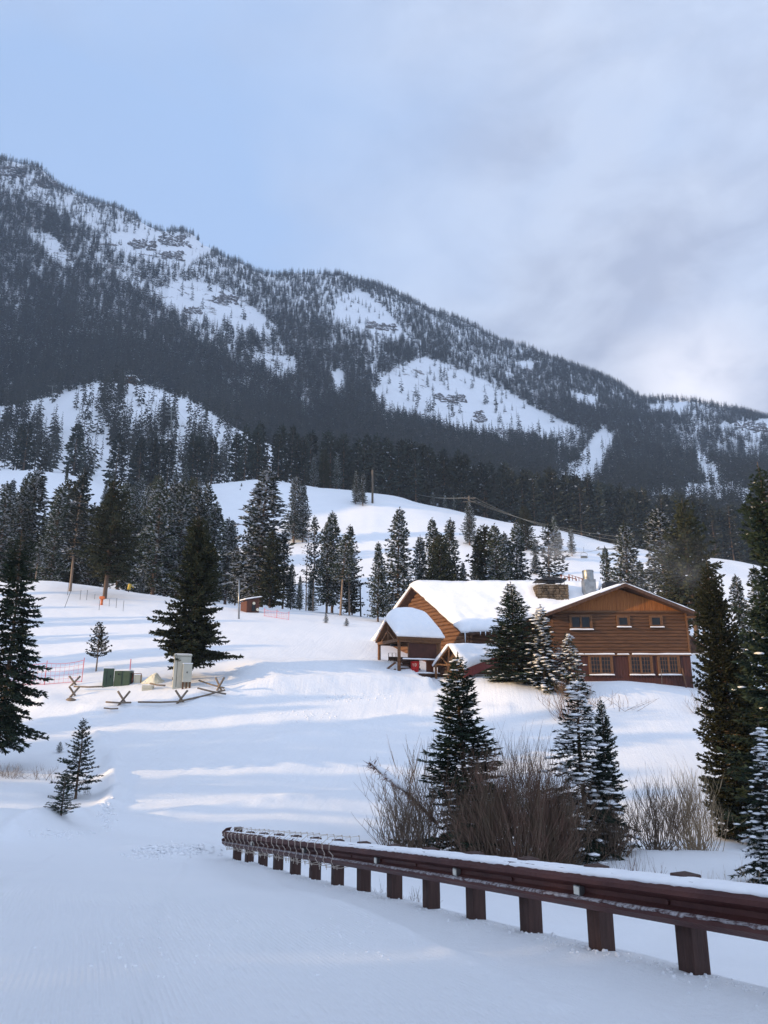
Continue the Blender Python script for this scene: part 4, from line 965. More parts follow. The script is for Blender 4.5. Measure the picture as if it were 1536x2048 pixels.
def window(parent, x0, x1, z0, z1, Y, sashes=1, grid=(1, 1), fw=.10, frame='trim_wood', snow=True, fr=None, seed=1):
    """frame proud of a wall that faces the viewer (-Y)"""
    f = MB()
    f.bx(x0 - fw, x1 + fw, Y - .06, Y + .05, z1, z1 + fw); f.bx(x0 - fw, x1 + fw, Y - .06, Y + .05, z0 - fw, z0)
    f.bx(x0 - fw, x0, Y - .057, Y + .05, z0, z1); f.bx(x1, x1 + fw, Y - .057, Y + .05, z0, z1)
    w = (x1 - x0) / sashes
    for s in range(sashes):
        a = x0 + s * w; b = a + w
        if s: f.bx(a - .05, a + .05, Y - .075, Y + .02, z0, z1)
        ia, ib = a + .06, b - .06
        for k in (ia - .015, ib + .015): f.bx(k - .03, k + .03, Y - .05, Y + .02, z0 + .001, z1 - .001)
        for k in (z0 + .03, z1 - .03): f.bx(ia + .015, ib - .015, Y - .048, Y + .02, k - .03, k + .03)
        for g in range(1, grid[0]): xx = ia + (ib - ia) * g / grid[0]; f.bx(xx - .013, xx + .013, Y - .035, Y + .01, z0 + .06, z1 - .06)
        for g in range(1, grid[1]): zz = z0 + (z1 - z0) * g / grid[1]; f.bx(ia + .015, ib - .015, Y - .033, Y + .01, zz - .013, zz + .013)
        if grid == (1, 1) and sashes == 1: pass
    o = f.build('window', M[frame], parent)
    MB().bx(x0, x1, Y - .012, Y - .006, z0, z1).build('pane', M['glass'], o)
    sl = MB().bx(x0 - fw - .05, x1 + fw + .05, Y - .17, Y + .01, z0 - fw - .05, z0 - fw - .002).build('sill', M[frame], o)
    if snow:
        rng = random.Random(seed); m = MB(); x = x0 - fw - .02
        P = [(x, Y - .165, z0 - fw), (x1 + fw + .02, Y - .165, z0 - fw), (x1 + fw + .02, Y - .09, z0 - fw), (x, Y - .09, z0 - fw)]
        snow_slab('sill_snow', *P, .07, o, nu=18, nv=4, r=.05, over=.02, rough=.012, seed=seed)
    return o
def build_lodge():
    L = thing('log_lodge', 'two storey brown log lodge with snow covered roofs above the snow slope', 'lodge', (14, 56, 1.5))
    L.matrix_basis  # location only
    bpy.context.view_layer.update()
    Y = 53.0; X = lambda px: W(px, 1290, Y).x; Z = lambda py: W(1250, py, Y).z
    xl, xr, xa = X(1108), X(1378), X(1250)
    zb, zl, zt, za = Z(1375) - 2.2, Z(1309), Z(1221), Z(1174)
    # -- right block walls
    m = MB(); poly = [(xl, Y, zb), (xr, Y, zb), (xr, Y, zt - .05), (xa, Y, za - .12), (xl, Y, zt - .05)]
    m.prism(poly, (0, 13, 0)); m.build('wall', M['dark_wood'], L)
    lw = MB(); logwall(lw, (xl, Y, 0), (xr, Y, 0), zl + .02, zt - .10, (0, -1, 0), seed=2)
    # log corner ends, right side
    z = zl + .15; rng = random.Random(4)
    while z < zt - .2: lw.tube([(xr - .02, Y + .02, z), (xr + .16, Y + .02, z)], .10, 8); z += .47
    lw.build('log_siding', M['log'], L)
    g = MB(); x = xl + .05; rng = random.Random(5); sl = (za - zt) / (xa - xl)
    while x < xr - .05:
        w = .135 * rng.uniform(.9, 1.1); x2 = min(x + w, xr - .04); h = lambda q: zt + sl * (min(q - xl, xr - q)) - .06
        d = .05 + rng.uniform(0, .02); zz = zt - .02
        g.prism([(x, Y - d, zz), (x2 - .012, Y - d, zz), (x2 - .012, Y - d, max(zz + .02, h(x2 - .01))), (x, Y - d, max(zz + .02, h(x)))], (0, d - .006, 0)); x = x2
    g.build('gable_boards', M['gable_board'], L)
    t = MB(); t.bx(xl - .02, xr + .02, Y - .12, Y - .004, zt - .12, zt - .022)
    t.bx(xr - .09, xr + .03, Y - .13, Y - .004, zl + .05, zt - .121); t.build('trim', M['trim_wood'], L)
    r = MB(); x = xl; rng = random.Random(6)
    while x < xr - .02:
        x2 = min(x + rng.uniform(.17, .22), xr); d = .035 + rng.uniform(0, .02); r.bx(x, x2 - .014, Y - d, Y - .003, zb + .1, zl - .10); x = x2
    r.build('board_siding', M['red_board'], L)
    MB().bx(xl, xr + .05, Y - .16, Y - .004, zl - .095, zl + .005).build('ledge', M['trim_wood'], L)
    for a, b, sd_ in ((xl + .3, X(1165), 3), (X(1167), X(1226), 4), (X(1232), X(1255), 5), (X(1262), xr + .03, 6)):
        snow_slab('ledge_snow', (a, Y - .155, zl + .006), (b, Y - .155, zl + .006), (b, Y - .085, zl + .006), (a, Y - .085, zl + .006), .075, L, nu=26, nv=4, r=.05, over=.02, rough=.012, seed=sd_)
    for x0, x1 in ((1177, 1219), (1257, 1298), (1314, 1352)):
        window(L, X(x0), X(x1), Z(1347), Z(1313), Y - .075, 2, (3, 4) if x0 > 1200 else (3, 4), .11, seed=x0)
    window(L, X(1144), X(1184), Z(1257), Z(1233), Y - .10, 2, (1, 1), .10, seed=11)
    window(L, X(1239), X(1260), Z(1252), Z(1234), Y - .10, 1, (1, 1), .10, seed=12)
    window(L, X(1305), X(1326), Z(1252), Z(1234), Y - .10, 1, (1, 1), .10, seed=13)
    # -- right block roof
    Yr = 52.1; A = W(1250, 1167, Yr); EL = W(1094, 1226, Yr); ER = W(1399, 1227, Yr); D = Vector((0, 14.5, 0)); th = Vector((0, 0, -.17))
    rf = MB(); rf.prism([EL, A, A + th, EL + th], D); rf.prism([A, ER, ER + th, A + th], D)
    R = rf.build('roof', M['dark_wood'], L)
    fa = MB()
    for p, q in ((EL, A), (A, ER)):
        u = (q - p).normalized(); fa.prism([p + Vector((0, -.06, .02)), q + Vector((0, -.06, .02)), q + Vector((0, -.06, -.22)), p + Vector((0, -.06, -.22))], (0, .055, 0))
    fa.build('fascia', M['dark_wood'], R)
    pl = MB()     # rafter tails under the right eave
    pl.box(((ER.x + xr) / 2 - .1, Yr + .5, ER.z - .20), (.7, .16, .16)); pl.build('rafter', M['trim_wood'], R)
    snow_slab('roof_snow', EL + Vector((0, .02, .01)), A + Vector((0, .02, .01)), A + D, EL + D, .34, R, nu=24, nv=30, r=.5, over=.10, seed=21, thf=lambda u, v: 1.25 - .95 * u)
    snow_slab('roof_snow', A + Vector((.02, .02, .01)), ER + Vector((0, .02, .01)), ER + D, A + D, .10, R, nu=24, nv=20, r=.3, over=.03, seed=22, rough=.02, thf=lambda u, v: .8 + .8 * u)
    # -- lean-to on the right
    a, b = W(1377, 1268, 53.6), W(1413, 1292, 53.6)
    lt = MB(); lt.prism([a, b, b + Vector((0, 0, -.14)), a + Vector((0, 0, -.14))], (0, 6, 0)); lo = lt.build('lean_to_roof', M['trim_wood'], L)
    MB().prism([a + Vector((0, .15, -.15)), b + Vector((-.15, .15, -.16)), W(1410, 1306, 53.75), W(1379, 1306, 53.75)], (0, .12, 0)).build('gable_infill', M['dark_wood'], lo)
    MB().bx(W(1379, 1300, 55).x, W(1412, 1300, 55).x, 58.2, 58.5, .2, W(1390, 1300, 58.2).z + .1).build('back_wall', M['grey_wood'], lo)
    snow_slab('roof_snow', a + Vector((0, 0, .01)), b + Vector((0, 0, .01)), b + Vector((0, 6, 0)), a + Vector((0, 6, 0)), .16, lo, nu=14, nv=12, r=.25, over=.05, seed=23)
    # -- left wing
    E0 = W(925, 1264, 53.6); A0 = W(823, 1172, 59.5); B0 = Vector((W(1200, 1170, 59.5).x, 59.5, A0.z)); slope = (A0.z - E0.z) / (59.5 - 53.6)
    def on(px, v): y = 53.6 + v * 5.9; x = W(px, 1250, y).x; return Vector((x, y, E0.z + slope * (y - 53.6)))
    E1, E2, E3 = on(990, .03), on(1062, .27), on(1125, .30)
    rf = MB(); t2 = Vector((0, 0, -.2))
    front = [E0, E1, E2, E3, B0, A0]; rf.prism(front, t2)
    Rr = Vector((2 * A0.x - E0.x, 65.4, E0.z)); rf.prism([A0, B0, Vector((B0.x, 65.4, E0.z)), Rr], t2)
    Rw = rf.build('roof', M['dark_wood'], L)
    # snow, in three strips so that the lower edge can follow the eave
    def ridge(px): return Vector((W(px, 1170, 59.5).x, 59.5, A0.z))
    up = Vector((0, 0, .01)); mbs = []
    cols = [(E0, A0), (E1, ridge(925)), (E2, ridge(1030)), (E3, ridge(1120)), (Vector((E3.x + 2.6, E3.y + .4, E3.z + .29)), B0)]
    nu, nv = 84, 26; top = []; bot = []; xs = [i / nu for i in range(nu + 1)]
    seglen = [0, .22, .48, .72, 1.0]
    n = Vector((0, -slope, 1)).normalized()
    for j in range(nv + 1):
        tt = j / nv; v = tt * tt * .6 + tt * .4
        for i in range(nu + 1):
            u = (i / nu); u = u * .75 + u * u * .25
            k = max(q for q in range(4) if seglen[q] <= u + 1e-9); w = (u - seglen[k]) / (seglen[k + 1] - seglen[k]); ws = w
            lo_ = cols[k][0] * (1 - ws) + cols[k + 1][0] * ws; hi_ = cols[k][1] * (1 - ws) + cols[k + 1][1] * ws
            p = lo_ * (1 - v) + hi_ * v; du = u * 13; dv = v * 7; rr = .55; d = min(1, du / rr) * min(1, dv / rr)
            prof = math.sqrt(max(0, 1 - (1 - d) ** 2)); nz_ = float(fbm(np.array([p.x * .8]), np.array([p.y * .8]), 4, 71)[0])
            edge = float(vnoise(np.array([u * 34.]), np.array([v * 26.]), 3)[0]) - .5
            out = Vector((-.12 - .14 * edge, -.02, 0)) if i == 0 else Vector((0, 0, 0))
            if j == 0: out += Vector((0, -.16 - .30 * edge, -.06 - .18 * max(0, edge)))
            top.append(p + n * ((.14 + .34 * prof) + nz_ * .13 * prof) + out); bot.append(p + n * .005 + out * .85)
    Wd = nu + 1; sn = MB(); fs = [(j * Wd + i, j * Wd + i + 1, (j + 1) * Wd + i + 1, (j + 1) * Wd + i) for j in range(nv) for i in range(nu)]
    sn.add(top + bot, fs, True); nT = len(top); sn.f += [tuple(nT + q for q in reversed(f)) for f in fs]; sn.sm += [True] * len(fs)
    loop = [i for i in range(Wd)] + [j * Wd + nu for j in range(1, nv + 1)] + [nv * Wd + i for i in range(nu - 1, -1, -1)] + [j * Wd for j in range(nv - 1, 0, -1)]
    for a_, b_ in zip(loop, loop[1:] + loop[:1]): sn.f.append((b_, a_, a_ + nT, b_ + nT)); sn.sm.append(True)
    sn.build('roof_snow', M['snow'], Rw)
    snow_slab('roof_snow', A0 + up, B0 + up, Vector((B0.x, 65.4, E0.z)) + up, Rr + up, .42, Rw, nu=20, nv=10, r=.6, over=.12, seed=31)
    # purlin and log ends under the rakes
    pu = MB()
    for f in (.0, .33, .66):
        p = A0.lerp(E0, f) + Vector((.25, .12, -.34)); pu.tube([p, p + Vector((1.2, .2, 0))], .13, 8)
    pu.build('purlin', M['trim_wood'], Rw)
    # end wall, set in from the rake
    ins = Vector((.55, .25, 0)); a, b = Vector((E0.x, E0.y, 0)) + ins + Vector((0, .35, 0)), Vector((Rr.x, Rr.y, 0)) + ins
    d = (b - a).normalized(); out = Vector((-d.y, d.x, 0)); out = out if out.y < 0 and out.x < 0 else -out
    z0 = .6; hw = A0.z - .45; ze = E0.z - .15
    body = MB(); mid = (a + b) / 2
    body.prism([Vector((a.x, a.y, z0)), Vector((mid.x, mid.y, z0)), Vector((b.x, b.y, z0)), Vector((b.x, b.y, ze)), Vector((mid.x, mid.y, hw)), Vector((a.x, a.y, ze))], -out * .3)
    body.build('end_wall', M['dark_wood'], L)
    lw = MB()
    def lim(z): 
        q = 0 if z <= ze else min(.5, .5 * (z - ze) / (hw - ze)); return q, 1 - q
    logwall(lw, a, b, z0, hw, out, lim, dia=.30, bulge=.10, seed=9)
    for k in range(9):
        p = Vector((a.x, a.y, 3.0 + k * .36)); lw.tube([p + out * .05 + d * .1, p + out * .05 - d * .28], .12, 8)
    lw.build('end_log_siding', M['log_end'], L)
    # small window near the rear of the end wall
    wm = MB(); c = a + (b - a) * .60; c.z = ze + 1.25
    wm.box(c + out * .13, (.9, .08, 1.0), (d, out, Vector((0, 0, 1)))); wo = wm.build('window', M['trim_wood'], L)
    MB().box(c + out * .175, (.7, .02, .8), (d, out, Vector((0, 0, 1)))).build('pane', M['glass'], wo)
    # front wall of the wing
    p0 = Vector((a.x, a.y, 0)); p1 = Vector((W(1108, 1300, 56.6).x, 56.6, 0)); d2 = (p1 - p0).normalized(); o2 = Vector((d2.y, -d2.x, 0))
    fw = MB(); ztop = lambda s: E0.z + slope * ((p0 + (p1 - p0) * s).y - 53.6) - .22
    fw.prism([Vector((p0.x, p0.y, z0)), Vector((p1.x, p1.y, z0)), Vector((p1.x, p1.y, ztop(1))), Vector((p0.x, p0.y, ztop(0)))], -o2 * .3); fw.build('front_wall', M['dark_wood'], L)
    lw = MB(); logwall(lw, p0, p1, z0, ztop(0), o2, seed=12, dia=.26); logwall(lw, p0, p1, ztop(0), ztop(1), o2, lambda z: (min(1, (z - ztop(0)) / (ztop(1) - ztop(0)) + .04), 1), seed=13, dia=.26)
    lw.build('front_log_siding', M['log'], L)
    bd = MB()
    for k in range(7): q = p0 + (p1 - p0) * (.37 + k * .03); bd.box(Vector((q.x, q.y, E0.z - .55)) + o2 * .13, (.17, .05, 1.5), (d2, o2, Vector((0, 0, 1))))
    bd.build('board_panel', M['trim_wood'], L)
    q = p0 + (p1 - p0) * .345; MB().tube([Vector((q.x, q.y, 1)) + o2 * .2, Vector((q.x, q.y, E0.z + .05)) + o2 * .2], .10, 8).build('post', M['log_end'], L)
    # icicles
    for px_, ln in ((930, 1.0), (1012, .5), (961, .25), (971, .3), (983, .22), (1001, .28), (992, .15)):
        p = W(px_, 1263 if px_ < 1000 else 1255, 53.4 if px_ < 1000 else 53.9); MB().tube([p, p - Vector((0, 0, ln * .5)), p - Vector((0, 0, ln))], [.05, .025, .004], 6).build('icicle', M['icicle'], Rw)
    # -- stone chimney with its hood
    c0 = W(1103, 1190, 57.3); wd = 2.45; zt_ = W(1103, 1171, 57.3).z; zb_ = W(1103, 1212, 57.3).z - .6
    st = MB(); rng = random.Random(8); z = zb_
    st.bx(c0.x - wd / 2 + .08, c0.x + wd / 2 - .08, 56.85, 58.3, zb_, zt_ - .05)
    while z < zt_ - .03:
        h = rng.uniform(.16, .26); h = min(h, zt_ - z); x = c0.x - wd / 2
        while x < c0.x + wd / 2 - .05:
            w = min(rng.uniform(.22, .5), c0.x + wd / 2 - x); j = rng.uniform(0, .07)
            st.box((x + w / 2, 56.88 - j / 2, z + h / 2), (w - .02, .3 + j, h - .02)); x += w
        y = 56.9
        while y < 58.2: w = rng.uniform(.25, .45); st.box((c0.x - wd / 2 + .06, y + w / 2, z + h / 2), (.2 + rng.uniform(0, .06), w - .02, h - .02)); y += w
        z += h
    ch = st.build('chimney', M['stone'], L, bevel=.03)
    hd = MB(); hz = W(1103, 1162, 57.3).z; a_, b_ = W(1071, 1163, 57).x, W(1133, 1163, 57).x
    hd.prism([(a_, 56.7, hz), (b_, 56.7, hz), ((a_ + b_) / 2 + .5, 56.7, hz + .20), ((a_ + b_) / 2 - .3, 56.7, hz + .22)], (0, 1.7, 0))
    hd.bx(c0.x - .35, c0.x + .35, 57.2, 57.8, zt_ - .02, zt_ + .22); hd.bx(c0.x + .45, c0.x + .8, 57.2, 57.8, zt_ - .02, zt_ + .10); hd.bx(c0.x - .85, c0.x - .45, 57.2, 57.8, zt_ - .02, zt_ + .10)
    for q in (a_ + .25, a_ + .9, b_ - .9, b_ - .2): hd.tube([(q, 56.95, zt_ - .03), (q, 56.95, hz + .02)], .022, 6); hd.tube([(q, 58.1, zt_ - .03), (q, 58.1, hz + .02)], .022, 6)
    hd.build('hood', M['black_metal'], ch)
    snow_slab('snow_cap', (c0.x - .5, 56.85, zt_), (c0.x + .5, 56.85, zt_), (c0.x + .6, 57.15, zt_), (c0.x - .6, 57.15, zt_), .05, ch, nu=12, nv=5, r=.1, over=0, rough=.01, seed=41)
    # -- exhaust stack and roof box
    ex = MB(); c = W(1176, 1150, 57.2); rad = .42
    zz = [W(1176, q, 57.2).z for q in (1160, 1141)]
    ex.tube([(c.x, 57.2, zz[0]), (c.x, 57.2, zz[1])], rad, 24); ex.tube([(c.x, 57.2, zz[1] - .12), (c.x, 57.2, zz[1] - .06)], rad + .03, 24); ex.tube([(c.x, 57.2, zz[0] - .01), (c.x, 57.2, zz[0] + .07)], rad + .02, 24)
    zq = W(1176, 1192, 57.2).z; ex.bx(c.x - .45, c.x + .45, 56.75, 57.65, zq - .6, zz[0])
    for k in range(3): ex.tube([(c.x - .25 + k * .25, 56.70, zz[0] - .14), (c.x - .25 + k * .25, 56.76, zz[0] - .14)], .05, 8)
    ex.build('exhaust_stack', M['galvanized'], L, bevel=.01)
    v = W(1219, 1172, 58); MB().bx(v.x - .5, v.x + .5, 57.4, 58.4, v.z - .8, v.z + .22).build('roof_box', M['black_metal'], L)
    # -- porch
    C1 = W(797, 1272, 50.5); u = Vector((.906, .423, 0)); v = Vector((-.423, .906, 0)); ze = C1.z; Lp = 3.25; Wp = 3.3
    def pp(s, t, z): q = C1 + u * s + v * t; return Vector((q.x, q.y, z))
    zr = ze + 1.25; po = MB()
    po.prism([pp(-.15, -.15, ze - .06), pp(-.15, Wp / 2, zr), pp(-.15, Wp / 2, zr - .12), pp(-.15, -.15, ze - .2)], u * (Lp + .3))
    po.prism([pp(-.15, Wp + .15, ze - .06), pp(-.15, Wp / 2, zr), pp(-.15, Wp / 2, zr - .12), pp(-.15, Wp + .15, ze - .2)], u * (Lp + .3))
    po.beam(pp(0, 0, ze - .28), pp(Lp, 0, ze - .28), .16, .2); po.beam(pp(0, Wp, ze - .28), pp(Lp, Wp, ze - .28), .16, .2); po.beam(pp(.02, .0, ze - .26), pp(.02, Wp, ze - .26), .16, .2)
    po.beam(pp(.0, Wp / 2, ze - .2), pp(.0, Wp / 2, zr - .15), .14, .14, (1, 0, 0)); po.beam(pp(0, .6, ze - .2), pp(0, Wp / 2, ze + .5), .1, .1); po.beam(pp(0, Wp - .6, ze - .2), pp(0, Wp / 2, ze + .5), .1, .1)
    P = po.build('porch', M['trim_wood'], L)
    zf = W(797, 1343, 50.5).z
    for s, t in ((.06, .05), (.06, Wp - .05), (Lp - .1, .05), (Lp - .1, Wp - .05)):
        MB().tube([pp(s, t, zf - .5), pp(s, t, zf + 1), pp(s, t, ze - .3)], [.125, .118, .11], 10).build('post', M['log_end'], P)
    MB().box(pp(Lp / 2 + .12, Wp / 2, zf - .15), (Lp + .2, Wp + .3, .14), (u, v, Vector((0, 0, 1)))).box(pp(Lp / 2 + .15, -.02, zf - .32), (Lp + .1, .08, .35), (u, v, Vector((0, 0, 1)))).build('deck', M['dark_wood'], P)
    snow_slab('deck_snow', pp(.1, -.16, zf - .075), pp(Lp, -.16, zf - .075), pp(Lp, .3, zf - .075), pp(.1, .3, zf - .075), .08, P, nu=24, nv=6, r=.12, over=.02, rough=.02, seed=51)
    # brown wind panel, rail with snow, stair rails
    MB().box(pp(Lp * .58, .10, ze - .95), (Lp * .66, .05, 1.08), (u, v, Vector((0, 0, 1)))).build('wind_panel', M['panel_brown'], P)
    fm = MB()
    for z in (ze - .40, ze - 1.5): fm.beam(pp(Lp * .24, .10, z), pp(Lp * .93, .10, z), .09, .07)
    for s in (.24, .93): fm.beam(pp(Lp * s, .10, ze - 1.5), pp(Lp * s, .10, ze - .40), .08, .08, (1, 0, 0))
    fm.build('panel_frame', M['trim_wood'], P)
    zrl = ze - 1.53
    rl = MB(); rl.beam(pp(.15, -.02, zrl - .02), pp(Lp, -.02, zrl - .02), .14, .06)
    for k in range(3): rl.beam(pp(.2, .3 + k * .1, zf + .2 + k * .26), pp(Lp * .55, .3 + k * .1, zf + .2 + k * .26), .09, .12)
    rl.beam(pp(.1, Wp, zf + .9), pp(Lp, Wp, zf + .9), .1, .06)
    rl.build('railing', M['dark_wood'], P)
    snow_slab('rail_snow', pp(.3, -.08, zrl + .012), pp(Lp - .1, -.08, zrl + .012), pp(Lp - .1, .04, zrl + .012), pp(.3, .04, zrl + .012), .07, P, nu=26, nv=4, r=.06, over=.01, rough=.012, seed=52)
    sr = MB(); a_ = pp(-.1, .25, zf + .62); b_ = pp(-.9, .55, zf - .05); sr.beam(a_, b_, .07, .14); sr.beam(a_ - Vector((0, 0, .45)), b_ - Vector((0, 0, .4)), .07, .12)
    a_ = pp(-.1, Wp - .4, zf + .62); b_ = pp(-.7, Wp - .6, zf - .05); sr.beam(a_, b_, .07, .14); sr.beam(b_ + Vector((0, 0, .1)), b_ - Vector((0, 0, .8)), .1, .1, (1, 0, 0)); sr.build('stair_rail', M['trim_wood'], P)
    MB().box(pp(Lp * .82, .55, zf + .42), (.55, .06, .95), (u, v, Vector((0, 0, 1)))).build('door_panel', M['orange_wood'], P)
    bp = MB(); bp.box(pp(Lp + .05, .12, zf + .55), (.34, .05, 1.15), (u, v, Vector((0, 0, 1)))); bp.build('blue_gate', M['blue_grey'], P)
    MB().box(pp(Lp / 2 + .3, Wp - .1, zf + .55), (Lp * .7, .08, 1.3), (u, v, Vector((0, 0, 1)))).build('back_boards', M['dark_wood'], P)
    MB().tube([pp(.0, 1.2, ze - .52), pp(.75, 1.2, ze - .52)], .09, 10).build('lantern', M['black_metal'], P)
    # great pillow of snow on the porch roof
    n1, n2 = 30, 26; top = []
    for j in range(n2 + 1):
        for i in range(n1 + 1):
            s_ = i / n1; t_ = j / n2; fx = min(s_, 1 - s_) * 2; fy = min(t_, 1 - t_) * 2
            ex_ = math.sqrt(1 - (1 - min(1, fx * 2.2)) ** 2); ey = math.sqrt(1 - (1 - min(1, fy * 3.0)) ** 2)
            base = ze - .02 + (zr - ze) * fy
            hgt = (.10 + .50 * ex_ * ey + .42 * math.sin(pi * s_ ** .9) ** .8 * math.sin(pi * t_) ** .8 * ex_)
            nz_ = float(fbm(np.array([s_ * 4.]), np.array([t_ * 4.]), 3, 17)[0])
            top.append(pp(-.22 + s_ * (Lp + .44), -.24 + t_ * (Wp + .48), base + hgt + nz_ * .08 * ex_ * ey))
    Wn = n1 + 1; sn = MB(); fs = [(j * Wn + i, j * Wn + i + 1, (j + 1) * Wn + i + 1, (j + 1) * Wn + i) for j in range(n2) for i in range(n1)]
    bot = []
    for j in range(n2 + 1):
        for i in range(n1 + 1):
            t_ = j / n2; fy = min(t_, 1 - t_) * 2; bot.append(pp(-.22 + i / n1 * (Lp + .44), -.24 + t_ * (Wp + .48), ze - .045 + (zr - ze + .06) * fy))
    sn.add(top + bot, fs, True); nT = len(top); sn.f += [tuple(nT + q for q in reversed(f)) for f in fs]; sn.sm += [True] * len(fs)
    loop = [i for i in range(Wn)] + [j * Wn + n1 for j in range(1, n2 + 1)] + [n2 * Wn + i for i in range(n1 - 1, -1, -1)] + [j * Wn for j in range(n2 - 1, 0, -1)]
    for a_, b_ in zip(loop, loop[1:] + loop[:1]): sn.f.append((b_, a_, a_ + nT, b_ + nT)); sn.sm.append(True)
    sn.build('roof_snow', M['snow'], P)
    # -- low entry hood in front, with the red fascia
    ap = W(898, 1290, 50.6); fl = W(867, 1331, 51.4); fr_ = W(928, 1336, 49.4); ap2 = W(985, 1292, 54.0); fr2 = W(1004, 1306, 52.4); fl2 = fl + (ap2 - ap)
    eh = MB(); t3 = Vector((0, 0, -.12)); eh.prism([ap, fl, fl + t3, ap + t3 * 1.2], ap2 - ap)
    eh.add([ap, fr_, fr2, ap2, ap + t3, fr_ + t3, fr2 + t3, ap2 + t3], [(0, 1, 2, 3), (7, 6, 5, 4), (0, 4, 5, 1), (1, 5, 6, 2), (2, 6, 7, 3)])
    EH = eh.build('entry_roof', M['trim_wood'], L)
    tr = MB(); tr.beam(fl.lerp(ap, .15) + t3, fr_.lerp(ap, .15) + t3, .08, .1); md = fl.lerp(fr_, .5); tr.beam(md + Vector((0, 0, .1)), ap + t3, .08, .1, (1, 0, 0)); tr.beam(md + Vector((0, 0, .1)), ap.lerp(fl, .5) + t3, .08, .08); tr.beam(md + Vector((0, 0, .1)), ap.lerp(fr_, .5) + t3, .08, .08)
    for q in (fl.lerp(fr_, .08), fr_.lerp(fl, .08), fl.lerp(fr_, .5)): tr.beam(q - Vector((0, 0, 1.6)), q + Vector((0, 0, .1)), .14, .14, (1, 0, 0))
    tr.build('truss', M['trim_wood'], EH)
    off = (ap2 - ap).normalized() * .5; bw = MB(); bw.add([fl + off - Vector((0, 0, 1.6)), fr_ + off - Vector((0, 0, 1.6)), fr_ + off, ap + off, fl + off], [(0, 1, 2, 3, 4)]); bw.build('back_panel', M['dark_wood'], EH)
    rb = MB(); d3 = (fr2 - fr_); o3 = Vector((.35, -.9, 0)).normalized()
    rb.add([fr_ + o3 * .03 + Vector((0, 0, .04)), fr2 + o3 * .03 + Vector((0, 0, .04)), fr2 + o3 * .03 - Vector((0, 0, .55)), fr_ + o3 * .03 - Vector((0, 0, .75)),
            fr_ - o3 * .05 + Vector((0, 0, .03)), fr2 - o3 * .05 + Vector((0, 0, .03)), fr2 - o3 * .05 - Vector((0, 0, .55)), fr_ - o3 * .05 - Vector((0, 0, .75))], [(0, 3, 2, 1), (4, 5, 6, 7), (0, 1, 5, 4), (1, 2, 6, 5), (0, 4, 7, 3)])
    rb.build('red_fascia', M['red_fascia'], EH)
    up = Vector((0, 0, .01))
    snow_slab('roof_snow', fr_ + up, fr2 + up, ap2 + up, ap + up, .34, EH, nu=26, nv=18, r=.45, over=.10, rough=.05, seed=61)
    snow_slab('roof_snow', fl + up, fl2 + up, ap2 + up, ap + up, .34, EH, nu=20, nv=18, r=.45, over=.08, rough=.05, seed=62)
    return L
mat('icicle', (.75, .82, .88), .12, spec=.6)
mat('red_fascia', (.16, .026, .022), .6, (.25, .06, .05), 4, stretch=(4, 4, 1))
lodge = build_lodge()

# ---- things standing at the lodge
def porch_pt(s, t, z): C1 = W(797, 1272, 50.5); q = C1 + Vector((.906, .423, 0)) * s + Vector((-.423, .906, 0)) * t; return Vector((q.x, q.y, z))
zf = W(797, 1343, 50.5).z - .02
b = thing('trash_bin', 'round red bin with pale lettering on the porch deck', 'bin', porch_pt(1.28, .12, zf))
q = porch_pt(1.28, .12, zf)
MB().tube([q, q + Vector((0, 0, .35)), q + Vector((0, 0, .68))], [.25, .28, .30], 24).tube([q + Vector((0, 0, .66)), q + Vector((0, 0, .71))], .32, 24).build('body', M['red_paint'], b)
def glyph(mb, origin, ux, strokes, s, r):
    for st in strokes: mb.tube([origin + ux * (p[0] * s) + Vector((0, 0, p[1] * s)) for p in st], r, 5, sm=False)
lt = MB(); o_ = q + Vector((-.02, -.305, .38)); ux = Vector((1, 0, 0))
glyph(lt, o_ + Vector((-.12, .02, 0)), ux, [[(0, 1), (.1, 1), (.1, 0)], [(-.1, 1), (.3, 1)]], .16, .012)
glyph(lt, o_ + Vector((.02, 0, 0)), ux, [[(0, 0), (0, 1), (.35, .9), (.5, .5), (.35, .1), (0, 0)]], .20, .015)
lt.build('lettering', M['cream_paint'], b)
b = thing('ski_rack', 'thin metal arched stand on the snow behind the porch steps', 'rack', W(785, 1340, 53.2)); g = W(785, 1342, 53.2)
m = MB(); hh = 1.25
m.tube([g + Vector((-.28, 0, -.3)), g + Vector((-.28, 0, hh)), g + Vector((.25, 0, hh)), g + Vector((.25, 0, -.3))], .025, 6).tube([g + Vector((-.15, 0, -.3)), g + Vector((-.15, 0, hh * .55)), g + Vector((-.02, 0, hh * .8)), g + Vector((.12, 0, hh * .55)), g + Vector((.12, 0, -.3))], .025, 6)
m.tube([g + Vector((-.02, 0, hh * .8)), g + Vector((-.02, 0, hh))], .025, 6).build('frame', M['black_metal'], b)
for (x0, y0, x1, y1, w, mt_, lab, nm) in ((1373, 1374, 1364, 1336, .10, 'trim_wood', 'pale wooden board leaning on the lower lodge wall by the corner', 'board'), (1371, 1372, 1370, 1338, .06, 'red_board', 'narrow dark red board standing beside the pale leaning board', 'board'), (1324, 1370, 1323, 1338, .035, 'grey_wood', 'thin grey pole standing in front of the right lower window', 'pole')):
    a_ = W(x0, y0 + 4, 52.35); c_ = W(x1, y1, 52.78); o = MB().beam(a_, c_, w, w * .5, (0, 1, 0)).build(nm, M[mt_]); tag(o, lab, nm)
